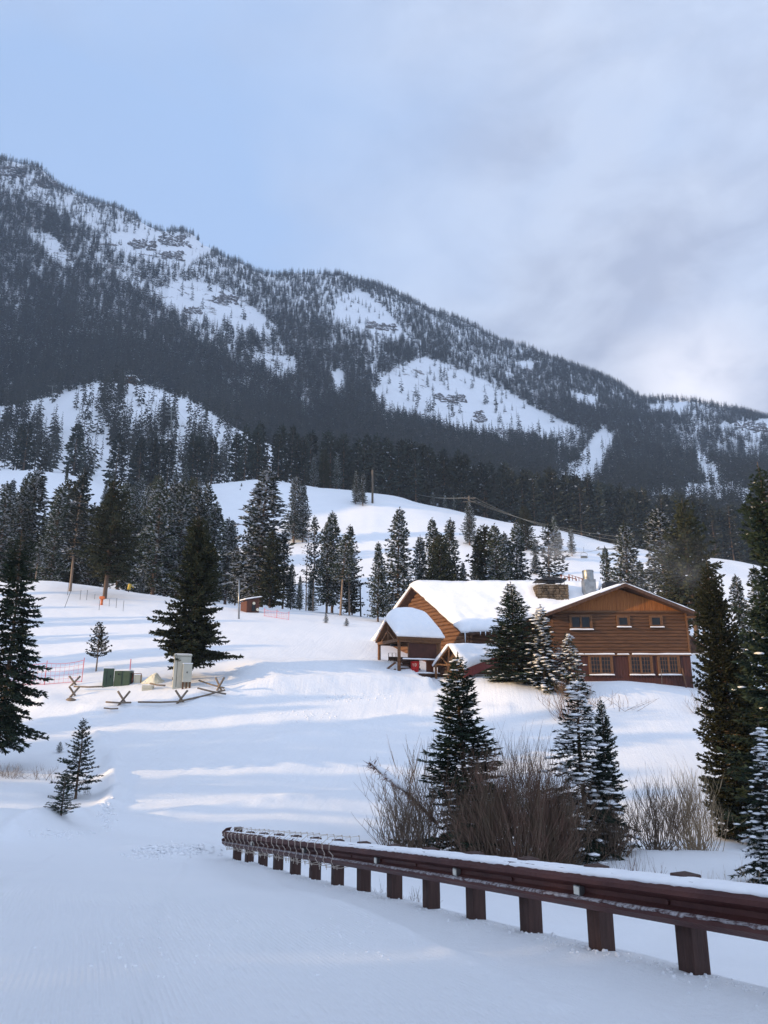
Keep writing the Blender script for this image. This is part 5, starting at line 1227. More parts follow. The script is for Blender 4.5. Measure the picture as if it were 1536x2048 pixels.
# steam drifting off the kitchen vent
def smoke(name, c, size, dens, label, seed):
    m = bpy.data.materials.new(name); m.use_nodes = True; nt = m.node_tree; N = nt.nodes; L = nt.links; N.clear()
    out = N.new('ShaderNodeOutputMaterial'); pv = N.new('ShaderNodeVolumePrincipled'); pv.inputs['Color'].default_value = (.85, .87, .9, 1); L.new(pv.outputs[0], out.inputs['Volume'])
    tc = N.new('ShaderNodeTexCoord'); n = N.new('ShaderNodeTexNoise'); n.inputs['Scale'].default_value = 2.2; n.inputs['Detail'].default_value = 4; mp = N.new('ShaderNodeMapping'); mp.inputs['Location'].default_value = (seed, 0, 0); L.new(tc.outputs['Object'], mp.inputs[0]); L.new(mp.outputs[0], n.inputs['Vector'])
    ln = N.new('ShaderNodeVectorMath'); ln.operation = 'LENGTH'; L.new(tc.outputs['Object'], ln.inputs[0])
    r1 = N.new('ShaderNodeMapRange'); r1.inputs[1].default_value = 1.0; r1.inputs[2].default_value = .2; L.new(ln.outputs['Value'], r1.inputs[0])
    r2 = N.new('ShaderNodeMapRange'); r2.inputs[1].default_value = .42; r2.inputs[2].default_value = .7; L.new(n.outputs[0], r2.inputs[0])
    mu = N.new('ShaderNodeMath'); mu.operation = 'MULTIPLY'; L.new(r1.outputs[0], mu.inputs[0]); L.new(r2.outputs[0], mu.inputs[1]); m2 = N.new('ShaderNodeMath'); m2.operation = 'MULTIPLY'; L.new(mu.outputs[0], m2.inputs[0]); m2.inputs[1].default_value = dens; L.new(m2.outputs[0], pv.inputs['Density'])
    s = MB().lump((0, 0, 0), (1, 1, 1), random.Random(seed), 20, 12, 0).build(name, m); s.location = c; s.scale = size; tag(s, label, 'smoke', None, 'stuff')
smoke('smoke', W(1122, 1098, 64), (2.6, 2.0, 1.9), .22, 'faint steam drifting above the stone chimney', 3)
smoke('smoke', W(1335, 1130, 66), (6.0, 3.5, 4.0), .035, 'thin steam drifting past the pines behind the gable', 7)

# ------------------------------------------------------------------ guardrail along the road
RD = Vector((RAILD[0], RAILD[1], 0)).normalized(); RN = Vector((RD.y, -RD.x, 0)) * -1.0     # towards the road
if RN.dot(Vector((0, 0, 0)) - Vector((RAIL0[0], RAIL0[1], 0))) < 0: RN = -RN
def rail_pt(k, off=0.0, z=0.0):       # k in posts from the first fully seen one
    p = Vector((RAIL0[0], RAIL0[1], 0)) + RD * (POST * k) + RN * (off + .13)
    return Vector((p.x, p.y, -1.769 - .1004 * k + z - (.04 * min(1, max(0, (k - 4) / 8)) if z > .2 else 0)))
def build_guardrail():
    G = thing('guardrail', 'brown weathering steel guardrail on timber posts, capped with snow', 'guardrail', rail_pt(6))
    top = .62; h = .312; K0, K1 = -6, 13.35
    prof = [(0, .0), (.012, .0), (.035, -.020), (.075, -.055), (.080, -.085), (.030, -.115), (.006, -.130), (.006, -.165), (.030, -.182), (.080, -.208), (.075, -.236), (.035, -.268), (.012, -.285), (0, -.285)]
    m = MB(); vs = []; n = 80
    for i in range(n + 1):
        k = K0 + (K1 - K0) * i / n
        for (o, z) in prof: vs.append(rail_pt(k, .02 + o, top + z))
    q = len(prof); m.add(vs, [(i * q + j, (i + 1) * q + j, (i + 1) * q + j + 1, i * q + j + 1) for i in range(n) for j in range(q - 1)], False)
    back = [rail_pt(K0 + (K1 - K0) * i / n, .016 + o, top + z) for i in range(n + 1) for (o, z) in prof]
    b = len(m.v); m.v += [tuple(v) for v in back]; m.f += [(b + i * q + j, b + i * q + j + 1, b + (i + 1) * q + j + 1, b + (i + 1) * q + j) for i in range(n) for j in range(q - 1)]; m.sm += [False] * (n * (q - 1))
    # bolts between the ridges and a splice line
    for k in np.arange(-5, 13.5, 1.0):
        m.tube([rail_pt(k, .026, top - .148), rail_pt(k, .042, top - .148)], .016, 8, sm=False)
    m.build('rail', M['rail_rust'], G)
    # flared end section round the last post
    e = MB(); vs = []
    for i in range(9):
        a = i / 8 * radians(75); c = rail_pt(K1, -.24, 0); r = .26
        for (o, z) in prof:
            p = c + RN * ((r + o) * cos(a)) + RD * ((r + o) * sin(a)); vs.append(Vector((p.x, p.y, p.z + top + z + .004)))
    e.add(vs, [(i * q + j, (i + 1) * q + j, (i + 1) * q + j + 1, i * q + j + 1) for i in range(8) for j in range(q - 1)]); eo = e.build('end_section', M['rail_rust'], G)
    so = eo.modifiers.new('thick', 'SOLIDIFY'); so.thickness = .004
    rng = random.Random(2)
    for k in range(-6, 14):
        p = MB(); c = rail_pt(k, -.16, 0); tp = top + .016 + rng.uniform(-.006, .008)
        tp -= .04 * min(1, max(0, (k - 4) / 8))
        if k == 13: tp = top + .04
        p.box(c + Vector((0, 0, (tp - 1.1) / 2)), (.15, .15, tp + 1.1), (RD, RN, Vector((0, 0, 1))))
        p.build('post', M['post_timber'], G, bevel=.006)
        s = MB(); s.box(rail_pt(k, -.033, top - .15), (.13, .09, .22), (RD, RN, Vector((0, 0, 1)))); s.build('spacer', M['post_timber'], G, bevel=.004)
    # reflectors in the valley of the rail, one every second post
    for k in (0.97, 3.0, 5.05, 7.9, 11.0, -1.3):
        r = MB(); c = rail_pt(k, .055, top - .150); r.box(c, (.075, .05, .07), (RD, RN, Vector((0, 0, 1)))); ro = r.build('reflector', M['galvanized'], G)
        MB().box(c + RN * .028, (.062, .006, .056), (RD, RN, Vector((0, 0, 1)))).build('lens', M['reflector'], ro)
    # snow lying along the top, from the rail lip back to the posts
    sn = MB(); vs = []; n = 420; prf = [(.066, -.036), (.070, -.022), (.052, -.006), (.02, .003), (-.06, .006), (-.11, .005), (-.16, .0), (-.20, -.02), (-.20, -.05), (-.05, -.052), (.02, -.045)]
    qn = len(prf)
    for i in range(n + 1):
        k = K0 + (K1 - K0 + .1) * i / n; nz_ = float(fbm(np.array([k * 9.0]), np.array([1.0]), 4, 3)[0]); n2_ = float(fbm(np.array([k * 40.0]), np.array([4.0]), 2, 6)[0])
        thin = 1.0 if k < 7 else max(.5, 1 - (k - 7) * .09)
        for j, (o, z) in enumerate(prf):
            f = 1 if 1 <= j <= 6 else 0
            vs.append(rail_pt(k, o * thin + (n2_ * .010 + nz_ * .006 if j in (0, 1, 2) else 0), top + z * (thin if z > 0 else 1) + f * nz_ * .006 + (.002)))
    sn.add(vs, [(i * qn + j, i * qn + (j + 1) % qn, (i + 1) * qn + (j + 1) % qn, (i + 1) * qn + j) for i in range(n) for j in range(qn)], True)
    sn.add([vs[j] for j in range(qn)], [tuple(range(qn))]); sn.add([vs[-qn + j] for j in range(qn)], [tuple(reversed(range(qn)))])
    sn.build('snow_cap', M['snow'], G)
    # rime caught on the lower ridge
    ri = MB(); vs = []; prf = [(.086, -.202), (.072, -.195), (.052, -.188), (.040, -.190), (.078, -.210)]; qn = len(prf)
    for i in range(n + 1):
        k = K0 + (K1 - K0) * i / n; a = float(fbm(np.array([k * 60.0]), np.array([2.0]), 3, 13)[0])
        for j, (o, z) in enumerate(prf): vs.append(rail_pt(k, .022 + o + (a * .006 if j in (0, 1) else 0), top + z + (a * .012 if j in (0, 4) else 0)))
    ri.add(vs, [(i * qn + j, i * qn + (j + 1) % qn, (i + 1) * qn + (j + 1) % qn, (i + 1) * qn + j) for i in range(n) for j in range(qn)], True); ri.build('rime', M['rime'], G)
    # crumbs of ploughed snow round the posts
    cr = MB(); rng = random.Random(7)
    for i in range(900):
        k = rng.uniform(-2, 13); off = rng.gauss(-.07, .07) if rng.random() < .7 else rng.gauss(-.1, .16); p = rail_pt(k, off); r = rng.uniform(.003, .010) * (1.5 if abs(k - round(k)) < .14 else 1)
        cr.lump((p.x, p.y, gz(p.x, p.y) + r * .3), (r * 1.3, r * 1.2, r), rng, 6, 4, .3)
    tag(cr.build('snow_crumbs', M['snow']), 'loose crumbs of snow along the foot of the guardrail', 'snow', None, 'stuff')
    return G
mat('rime', (.40, .38, .39), .8, (.09, .05, .05), 30, lo=.42, hi=.60)
build_guardrail()
def clods():
    m = MB(); rng = random.Random(21)
    for (px, py, sx, sy, n, r0) in ((350, 1700, 60, 9, 240, .05), (300, 1712, 40, 6, 90, .035), (215, 1630, 14, 26, 120, .04), (120, 1668, 60, 8, 80, .03), (690, 1395, 60, 8, 90, .05), (620, 1428, 70, 20, 60, .04), (700, 1880, 120, 60, 60, .012), (300, 1900, 200, 70, 80, .012)):
        for i in range(n):
            g = ground(px + rng.gauss(0, sx * .5), py + rng.gauss(0, sy * .5), 4)
            if g is None: continue
            r = r0 * rng.uniform(.3, 1.2); m.lump((g.x, g.y, g.z + r * .1), (r * rng.uniform(.8, 1.6), r * rng.uniform(.8, 1.4), r * .8), rng, 6, 4, .3)
    tag(m.build('snow_clods', M['snow']), 'broken clods of snow lying along the groomed tracks', 'snow', None, 'stuff')
clods()
# string of lights wound round the far half of the rail
def build_lights():
    m = MB(); top = .62; rng = random.Random(3); pts = []
    wraps = 21; ka, kb = 6.3, 13.1
    ring = [(.115, -.02), (.125, -.10), (.085, -.16), (.125, -.24), (.07, -.33), (.0, -.335), (-.25, -.30), (-.27, -.1), (-.24, .07), (-.02, .07)]
    for w in range(wraps):
        dk = (kb - ka) / wraps
        for j, (o, z) in enumerate(ring):
            k = kb - w * dk - dk * (j / len(ring)) * .9; pts.append(rail_pt(k + rng.uniform(-.03, .03), o, top + z + rng.uniform(-.01, .012)))
    m.tube(pts, .0055, 4, sm=False)
    for w in range(wraps * 2):
        k = rng.uniform(ka, kb); p = rail_pt(k, .10, top - .27); p2 = p - Vector((0, 0, rng.uniform(.04, .11))) ; m.tube([p, p2], .004, 4, sm=False)
    T = tag(m.build('string_lights', M['light_wire']), 'pale string of small lights wound round the far end of the guardrail', 'string lights')
    lb = MB()
    for i in range(0, len(pts), 2): lb.lump(pts[i] + RN * .01, (.009, .009, .014), rng, 5, 3, .1)
    lb2 = lb.build('bulb', M['light_wire'], None); lb2.parent = T; lb2['kind'] = 'stuff'
build_lights()

# ------------------------------------------------------------------ utility boxes inside the buck fence
def place(px, py, Y=None): g = ground(px, py, 20) if Y is None else None; return g
def cab(px, base, Y, w, d, h, mt, name, label, cat, ang=-.35, roof=.0, extra=None):
    g = ground(px, base, 20); x, Y, z = g.x, g.y, g.z; u = Vector((cos(ang), sin(ang), 0)); v = Vector((-sin(ang), cos(ang), 0)); o = Vector((x, Y, z))
    T = thing(name, label, cat, o); c = o + v * (d / 2)
    MB().box(c + Vector((0, 0, h / 2 - .3)), (w, d, h + .6), (u, v, Vector((0, 0, 1)))).build('body', M[mt], T, bevel=.012)
    return T, o, u, v
UB = 43.5
# green transformer: tall end section and long lower one
T, o, u, v = cab(215, 1374, UB, .62, 1.25, 1.12, 'utility_green', 'transformer_box', 'dark green metal transformer box, the tall left one beside a longer green box', 'transformer', ang=.35)
MB().box(o - v * .012 + Vector((0, 0, .55)) - u * .1, (.03, .02, .9), (u, v, Vector((0, 0, 1)))).box(o - v * .02 + u * .12 + Vector((0, 0, .62)), (.06, .04, .14), (u, v, Vector((0, 0, 1)))).build('handle', M['black_metal'], T)
q = o + Vector((0, 0, 1.125)); snow_slab('snow_cap', q - u * .31, q + u * .31, q + u * .31 + v * 1.25, q - u * .31 + v * 1.25, .05, T, nu=8, nv=10, r=.1, over=.01, rough=.01, seed=4)
T, o, u, v = cab(242, 1372, UB + .3, .92, .9, .92, 'utility_green', 'transformer_box', 'long lower green metal box joined to the tall green transformer', 'transformer', ang=.05)
m = MB(); m.box(o - v * .01 + Vector((0, 0, .46)), (.02, .02, .86), (u, v, Vector((0, 0, 1)))); m.box(o - v * .02 - u * .2 + Vector((0, 0, .70)), (.1, .04, .08), (u, v, Vector((0, 0, 1)))); m.build('door_seam', M['black_metal'], T)
q = o + Vector((0, 0, .925)); snow_slab('snow_cap', q - u * .46, q + u * .46, q + u * .46 + v * .9, q - u * .46 + v * .9, .07, T, nu=12, nv=10, r=.12, over=.015, rough=.015, seed=5)
T, o, u, v = cab(259, 1368, UB + .5, .20, .5, .66, 'black_metal', 'meter_box', 'narrow black box at the right end of the green boxes', 'box', ang=.05)
MB().box(o - v * .01 + Vector((0, 0, .4)), (.14, .02, .3), (u, v, Vector((0, 0, 1)))).build('cover', M['utility_green'], T)
# orange framed white unit
T = thing('pump_unit', 'small white unit in a rusty orange frame between the green boxes and the pale tarp', 'pump', ground(271, 1368, 20)); o = ground(273, 1366, 20)
MB().bx(o.x - .18, o.x + .22, o.y, o.y + .35, o.z - .1, o.z + .48).build('body', M['cream_paint'], T, bevel=.02)
m = MB()
for sx in (-.26, .26):
    m.tube([o + Vector((sx, -.03, -.2)), o + Vector((sx, -.03, .56))], .022, 6)
m.tube([o + Vector((-.26, -.03, .56)), o + Vector((.26, -.03, .56))], .022, 6).tube([o + Vector((-.34, -.1, .05)), o + Vector((-.2, -.1, .35)), o + Vector((-.3, -.1, .25))], .04, 6).build('frame', M['orange_wood'], T)
# pale tarp heap
def tarp():
    c = ground(304, 1365, 20); n = 26; vs = []; fs = []
    for j in range(n + 1):
        for i in range(n + 1):
            a = i / n * 2 - 1; b = j / n * 2 - 1; r = max(0, 1 - (abs(a) ** 2.2 + abs(b) ** 2.2) ** .5)
            ridge = max(0, 1 - abs(a - .25) * 1.2) * .45
            z = (r ** .55) * (.34 + ridge) + (fbm(np.array([a * 3.]), np.array([b * 3.]), 4, 6)[0]) * .11 * (r > 0)
            vs.append((c.x + a * .78, c.y + .2 + b * .6, c.z - .1 + z))
    for j in range(n):
        for i in range(n): k = j * (n + 1) + i; fs.append((k, k + 1, k + n + 2, k + n + 1))
    o_ = MB().add(vs, fs, False).build('tarp', M['tarp']); tag(o_, 'heap under a crumpled pale yellow tarp dusted with snow', 'tarp')
tarp()
T, o, u, v = cab(294, 1381, UB - .8, .62, .45, .30, 'utility_beige', 'junction_box', 'low beige box sunk in the snow in front of the pale tarp', 'box', ang=.1)
MB().box(o - v * .012 + Vector((0, 0, .2)), (.5, .02, .16), (u, v, Vector((0, 0, 1)))).build('cover', M['utility_beige'], T)
# tall beige cabinet with its side box on legs
T, o, u, v = cab(362, 1376, UB - .5, .98, .95, 1.84, 'utility_beige', 'electric_cabinet', 'tall beige electric cabinet with rounded snowy top in front of the broad spruce', 'cabinet', ang=.30)
m = MB(); m.box(o - u * .30 - v * .012 + Vector((0, 0, .9)), (.02, .02, 1.7), (u, v, Vector((0, 0, 1)))).build('door_seam', M['black_metal'], T)
m = MB()
for f in (.35, .6): m.box(o - u * .50 + v * (.95 * f) + Vector((0, 0, .55)), (.03, .06, .16), (u, v, Vector((0, 0, 1))))
m.build('handle', M['black_metal'], T)
m = MB(); m.box(o + v * .45 + Vector((0, 0, 1.90)), (1.06, 1.05, .10), (u, v, Vector((0, 0, 1)))); m.build('lid', M['utility_beige'], T, bevel=.03)
q = o + Vector((0, 0, 1.952)); snow_slab('snow_cap', q - u * .5 - v * .05, q + u * .5 - v * .05, q + u * .5 + v * .97, q - u * .5 + v * .97, .05, T, nu=10, nv=10, r=.12, over=.01, rough=.01, seed=6)
T2 = thing('meter_cabinet', 'small beige meter cabinet on wooden legs against the tall beige cabinet', 'cabinet', ground(371, 1378, 20)); o = ground(371, 1378, 20)
MB().box(o + Vector((0, .15, .92)), (.52, .28, 1.05), (u, v, Vector((0, 0, 1)))).build('body', M['utility_beige'], T2, bevel=.012)
MB().box(o + Vector((0, .15, 1.47)) , (.58, .34, .05), (u, v, Vector((0, 0, 1)))).build('lid', M['snow'], T2, bevel=.015)
MB().box(o + Vector((.03, .0, .95)), (.05, .03, .09), (u, v, Vector((0, 0, 1)))).build('latch', M['black_metal'], T2)
for s in (-.2, .0, .2): MB().box(o + u * s + Vector((0, .12, .1)), (.10, .10, .62), (u, v, Vector((0, 0, 1)))).build('leg', M['trim_wood'], T2)

# buck fence
def buck(T, px, py, Y, h=.85, ang=.2, lean=0):
    g = ground(px, py - 4, 20); a = Vector((cos(ang), sin(ang), 0)) ; m = MB(); s = .34
    m.tube([g - a * s + Vector((0, 0, -.25)), g + a * (s + lean) + Vector((0, 0, h * .8))], .06, 7).tube([g + a * s + Vector((.0, .1, -.25)), g - a * (s - lean) + Vector((0, .1, h * .8))], .06, 7); m.build('buck', M['grey_wood'], T)
BF = thing('buck_fence', 'low buck and pole fence of grey crossed posts half buried round the boxes', 'fence', W(290, 1400, 42))
for a in ((147, 1375, 43.6, .72, .3), (146, 1397, 41.8, .70, .9), (245, 1412, 40.9, .86, .1), (361, 1410, 41.3, .86, .1), (438, 1386, 43.4, .95, -.5)): buck(BF, *a)
def pole(a, b, r=.05, T=BF): m = MB(); m.tube([a, a.lerp(b, .5) + Vector((0, 0, -.03)), b], r, 7); m.build('pole', M['grey_wood'], T)
def gq(px, py): g = ground(px, py + 9, 20); return W(px, py, g.y)
pole(gq(212, 1404), gq(262, 1405)); pole(gq(276, 1404), gq(363, 1403)); pole(gq(361, 1402), gq(450, 1380)); pole(gq(148, 1373), gq(206, 1373)); pole(gq(300, 1367), gq(330, 1371)); pole(gq(398, 1361), gq(448, 1376)); pole(gq(395, 1376), gq(452, 1388)); pole(gq(208, 1416), gq(236, 1417), .04)
m = MB(); m.lump(ground(142, 1401, 20), (.3, .2, .16), random.Random(3), 8, 5, .2); tag(m.build('log', M['grey_wood']), 'weathered stump of wood lying at the lower left cross of the buck fence', 'log')

# ------------------------------------------------------------------ red nets, marker poles, snow gear
def net(name, pts, h, label, cells=.28):
    T = thing(name, label, 'net', pts[0]); sx = MB()
    tot = [0]
    for a, b in zip(pts[:-1], pts[1:]): tot.append(tot[-1] + (b - a).length)
    def at(s):
        k = max(i for i in range(len(tot) - 1) if tot[i] <= s + 1e-6); u = (s - tot[k]) / (tot[k + 1] - tot[k]); u = min(1, u)
        sag = -4 * u * (1 - u) * .12; p = pts[k].lerp(pts[k + 1], u); return p, sag
    n = int(tot[-1] / cells)
    for i in range(n + 1):
        p, sg = at(tot[-1] * i / n); sx.tube([p + Vector((0, 0, .05)), p + Vector((0, 0, h + sg))], .0075, 3, False, False)
    rows = int(h / cells) + 1
    for r in range(rows + 1):
        f = r / rows; P = []
        for i in range(0, n + 1): p, sg = at(tot[-1] * i / n); P.append(p + Vector((0, 0, .05 + f * (h - .05 + sg))))
        sx.tube(P, .018 if r in (0, rows) else .0075, 3, False, False)
    sx.build('netting', M['net_red'], T)
    for p in pts: MB().tube([p - Vector((0, 0, .3)), p + Vector((.03, 0, h + .15))], .022, 5).build('pole', M['net_red'], T)
    return T
def gp(px, py): return ground(px, py, 20)
net('safety_net', [gp(-20, 1372), gp(88, 1370), gp(163, 1364)], 1.35, 'sagging red safety net on thin poles left of the green boxes')
net('safety_net', [gp(528, 1232), gp(553, 1236), gp(577, 1240)], .75, 'low bright red netting on the snow right of the brown hut')
def stick(px, b, t, label, mt='net_red', r=.03, name='marker_pole', grp=None, lean=0):
    g = gp(px, b); h = W(px, t, g.y).z - g.z; o = MB().tube([g - Vector((0, 0, .3)), g + Vector((lean * h, 0, h))], r, 5).build(name, M[mt]); tag(o, label, 'pole', grp); return o
stick(258, 1362, 1318, 'red marker pole standing behind the green boxes')
for k, (px, b, t) in enumerate(((128, 1215, 1182), (135, 1190, 1166), (160, 1200, 1180), (173, 1200, 1180), (189, 1198, 1188), (198, 1220, 1200), (218, 1213, 1198), (232, 1216, 1196), (246, 1222, 1201))):
    stick(px, b, t, 'thin dark marker stick on the upper left slope near the orange hydrant', 'black_metal', .022, grp='marker sticks on the upper left slope', lean=(.3 if k == 0 else 0))
g = gp(203, 1210); T = thing('snow_hydrant', 'small orange snowmaking hydrant on the upper left slope', 'hydrant', g)
MB().tube([g - Vector((0, 0, .3)), g + Vector((0, 0, .75))], .13, 10).build('stem', M['orange_paint'], T); MB().bx(g.x - .26, g.x + .26, g.y - .2, g.y + .2, g.z + .62, g.z + .92).build('head', M['orange_paint'], T, bevel=.05)
for px, b, t, lab in ((128, 1164, 1150, 'yellow padded hydrant on the crest right of the bare red trunk'), (257, 1184, 1168, 'yellow padded post on the crest right of the wide pine')):
    g = gp(px, b); h = W(px, t, g.y).z - g.z; T = thing('padded_post', lab, 'post', g)
    MB().tube([g - Vector((0, 0, .3)), g + Vector((0, 0, h * .4))], .08, 8).build('stem', M['black_metal'], T); MB().tube([g + Vector((0, 0, h * .3)), g + Vector((.1, 0, h))], .2, 10).build('pad', M['yellow_pad'], T)
    MB().tube([g + Vector((.1, 0, h * .9)), g + Vector((.6, 0, h * .5))], .05, 6).build('arm', M['yellow_pad'], T)

# brown hut
def hut():
    g = W(500, 1238, 82); T = thing('wooden_hut', 'small dark red wooden hut with slanted roof at the edge of the slope', 'hut', g)
    a = W(480, 1233, 83.5); b = W(492, 1236, 81.6); c = W(517, 1235, 82.3); d = a + (c - b)
    z0 = g.z - .6; zl_ = W(480, 1204, 83.5).z; zr_ = W(517, 1196, 82.3).z; zm = W(492, 1201, 81.6).z
    P = lambda q, z: Vector((q.x, q.y, z))
    m = MB(); m.add([P(a, z0), P(b, z0), P(c, z0), P(d, z0), P(a, zl_), P(b, zm), P(c, zr_), P(d, zr_ - .0)], [(0, 1, 5, 4), (1, 2, 6, 5), (2, 3, 7, 6), (3, 0, 4, 7), (4, 5, 6, 7)]); m.build('wall', M['shed_red'], T)
    u = (c - b).normalized(); n = Vector((u.y, -u.x, 0)); bd = MB()
    for k in range(9): q = b + u * ((c - b).length * (k + .5) / 9); bd.box(P(q, (z0 + zr_) / 2 - .1) + n * .02, (.14, .04, zr_ - z0 - .25), (u, n, Vector((0, 0, 1))))
    bd.build('boards', M['shed_red'], T)
    up = Vector((0, 0, .12)); ov = u * .25
    rf = MB(); rf.add([P(a, zl_ + .03) - ov, P(b, zm + .03) - ov + n * .2, P(c, zr_ + .03) + ov + n * .2, P(d, zr_ + .03) + ov, P(a, zl_ + .12) - ov, P(b, zm + .12) - ov + n * .2, P(c, zr_ + .12) + ov + n * .2, P(d, zr_ + .12) + ov], [(3, 2, 1, 0), (4, 5, 6, 7), (0, 1, 5, 4), (1, 2, 6, 5), (2, 3, 7, 6), (3, 0, 4, 7)]); R_ = rf.build('roof', M['dark_wood'], T)
    snow_slab('roof_snow', P(b, zm + .125) - ov + n * .2, P(c, zr_ + .125) + ov + n * .2, P(d, zr_ + .125) + ov, P(a, zl_ + .125) - ov, .10, R_, nu=12, nv=8, r=.2, over=.02, rough=.015, seed=3)
    q = b + u * (c - b).length * .55; wz = g.z + 1.25; w_ = MB().box(P(q, wz) + n * .07, (.42, .06, .85), (u, n, Vector((0, 0, 1)))).build('window', M['glass'], T)
    MB().box(P(q, wz - .5) + n * .12, (.6, .15, .06), (u, n, Vector((0, 0, 1)))).build('sill', M['trim_wood'], T)
    for s, z_ in ((.55, 1.72), (.86, 1.05)):
        q = b + u * (c - b).length * s; c0 = P(q, g.z + z_) + n * .12; o_ = MB().tube([c0, c0 + n * .04], .16, 16).build('sign', M['cream_paint'], T)
hut()
g = gp(478, 1238); o = MB().tube([g - Vector((0, 0, .3)), W(478, 1160, g.y)], .09, 8).build('pole', M['galvanized']); tag(o, 'pale metal pole at the left wall of the brown hut', 'pole')
g = W(722, 1232, 93); T = thing('lamp_post', 'thin dark lamp post left of the spire topped spruce', 'lamp post', g); tp = W(720, 1167, 93)
MB().tube([g - Vector((0, 0, 1)), tp], .10, 8).build('pole', M['black_metal'], T); MB().tube([tp, tp + Vector((.8, 0, .05))], .06, 6).box(tp + Vector((.9, 0, .05)), (.5, .25, .12)).build('lamp_head', M['black_metal'], T)
# orange fence frames behind the chimney
for k, (px, w) in enumerate(((1138, 30), (1152, 26))):
    a = W(px - w / 2, 1166, 70); b = W(px + w / 2, 1166, 70); hh = W(px, 1150 - k, 70).z - a.z
    m = MB(); m.tube([a - Vector((0, 0, 2)), a + Vector((0, 0, hh)), b + Vector((0, 0, hh * .5)), b - Vector((0, 0, 2))], .06, 6)
    for f in (.25, .5, .75): q = a.lerp(b, f); m.tube([q - Vector((0, 0, .6)), q + Vector((0, 0, hh * (1 - f * .5)))], .035, 5)
    tag(m.build('metal_frame', M['orange_wood']), ('left' if k == 0 else 'right') + ' one of two orange tube frames sticking up behind the chimney hood', 'frame')

# ------------------------------------------------------------------ lift and power line
def pylon(px, b, t, Y, label, arms=1):
    g = W(px, b, Y); tp = W(px, t, Y); T = thing('lift_pylon', label, 'pylon', g)
    hgt = tp.z - g.z; r = hgt * .022
    MB().tube([g - Vector((0, 0, 2)), tp], [r * 1.3, r], 8).build('mast', M['lift_steel'], T)
    w = hgt * .22; m = MB()
    for k in range(arms): z = tp.z - k * hgt * .16; m.beam(Vector((tp.x - w, tp.y, z)), Vector((tp.x + w, tp.y, z)), r * 1.2, r * 1.2); m.beam(Vector((tp.x - w, tp.y - .8, z + .2)), Vector((tp.x - w, tp.y + .8, z + .2)), r, r); m.beam(Vector((tp.x + w, tp.y - .8, z + .2)), Vector((tp.x + w, tp.y + .8, z + .2)), r, r)
    m.build('crossarm', M['lift_steel'], T); return tp
p1_ = pylon(343, 862, 815, 352, 'steel chairlift pylon standing on the open lift hill', 3)
p0_ = pylon(250, 776, 742, 412, 'dark chairlift pylon on the very top of the lift hill')
pylon(105, 808, 772, 395, 'thin pole on the lift hill near the left rim')
p2_ = pylon(1213, 1175, 1098, 130, 'lift pylon behind the thin grey spruce left of the gable peak', 2)
def chair(c, s, label, grp):
    T = thing('lift_chair', label, 'chair', c, 0, grp); m = MB()
    m.tube([c, c + Vector((0, 0, -1.6 * s)), c + Vector((-.9 * s, 0, -1.9 * s)), c + Vector((-.9 * s, 0, -3.2 * s))], .05 * s, 5).tube([c + Vector((0, 0, -1.6 * s)), c + Vector((.9 * s, 0, -1.9 * s)), c + Vector((.9 * s, 0, -3.2 * s))], .05 * s, 5); m.build('hanger', M['lift_steel'], T)
    m = MB(); m.bx(c.x - .9 * s, c.x + .9 * s, c.y - .3, c.y + .2, c.z - 3.2 * s, c.z - 3.08 * s); m.bx(c.x - .9 * s, c.x + .9 * s, c.y + .2, c.y + .26, c.z - 3.2 * s, c.z - 2.5 * s); m.build('seat', M['lift_steel'], T)
CH = [(275, 768, 402), (300, 776, 395), (312, 783, 385), (322, 792, 375), (355, 838, 345), (366, 842, 340), (398, 860, 322), (392, 872, 318)]
for k, (px, py, Y) in enumerate(CH): chair(W(px, py, Y), .9, 'small empty chair on the lift line over the open lift hill', 'chairs of the lift line over the lift hill')
chair(W(1167, 1094, 128), .62, 'empty lift chair hanging over the snowy slope left of the lift pylon', None)
chair(W(1204, 1098, 136), .5, 'empty lift chair close beside the lift pylon near the gable', None)
def cable(a, b, sag, r, label, n=16):
    P = [a.lerp(b, i / n) - Vector((0, 0, 4 * sag * (i / n) * (1 - i / n))) for i in range(n + 1)]; o = MB().tube(P, r, 4, True, False).build('cable', M['lift_steel']); tag(o, label, 'cable')
cable(p0_ + Vector((1.5, 0, 0)), p1_ + Vector((1.5, 0, 0)), 2, .045, 'lift cable running down from the top pylon to the steel pylon')
cable(p1_ + Vector((1.5, 0, 0)), W(455, 905, 300), 2, .045, 'lift cable running down right of the steel pylon into the trees')
cable(p2_ + Vector((-1, 0, 0)), W(1090, 1092, 150), 1, .035, 'lift cable from the pylon by the gable to the open pine')
# power pole and lines
g = W(939, 1048, 190); tp = W(938, 992, 190); T = thing('power_pole', 'greenish wooden power pole with a crossarm on the crest of the open hill', 'power pole', g)
MB().tube([g - Vector((0, 0, 3)), tp], [.28, .22], 8).build('mast', M['power_wood'] if 'power_wood' in M else M['pole_wood'], T)
MB().beam(tp + Vector((-1.7, 0, -.6)), tp + Vector((1.7, 0, -.6)), .22, .22).beam(tp + Vector((-1.7, 0, -1.6)), tp + Vector((1.7, 0, -1.6)), .16, .16).build('crossarm', M['pole_wood'], T)
for k, (dx, e0, e1) in enumerate(((-1.6, (760, 955, 250), (1250, 1075, 120)), (0, (760, 958, 250), (1250, 1083, 120)), (1.6, (765, 962, 250), (1250, 1092, 120)))):
    o0 = tp + Vector((dx, 0, -.4)); cable(W(*e0), o0, 2.5, .028, ('upper', 'middle', 'lower')[k] + ' power line from the dark wood on the left to the wooden power pole'); cable(o0, W(*e1), 1.5, .022, ('upper', 'middle', 'lower')[k] + ' power line from the wooden power pole down towards the gable')
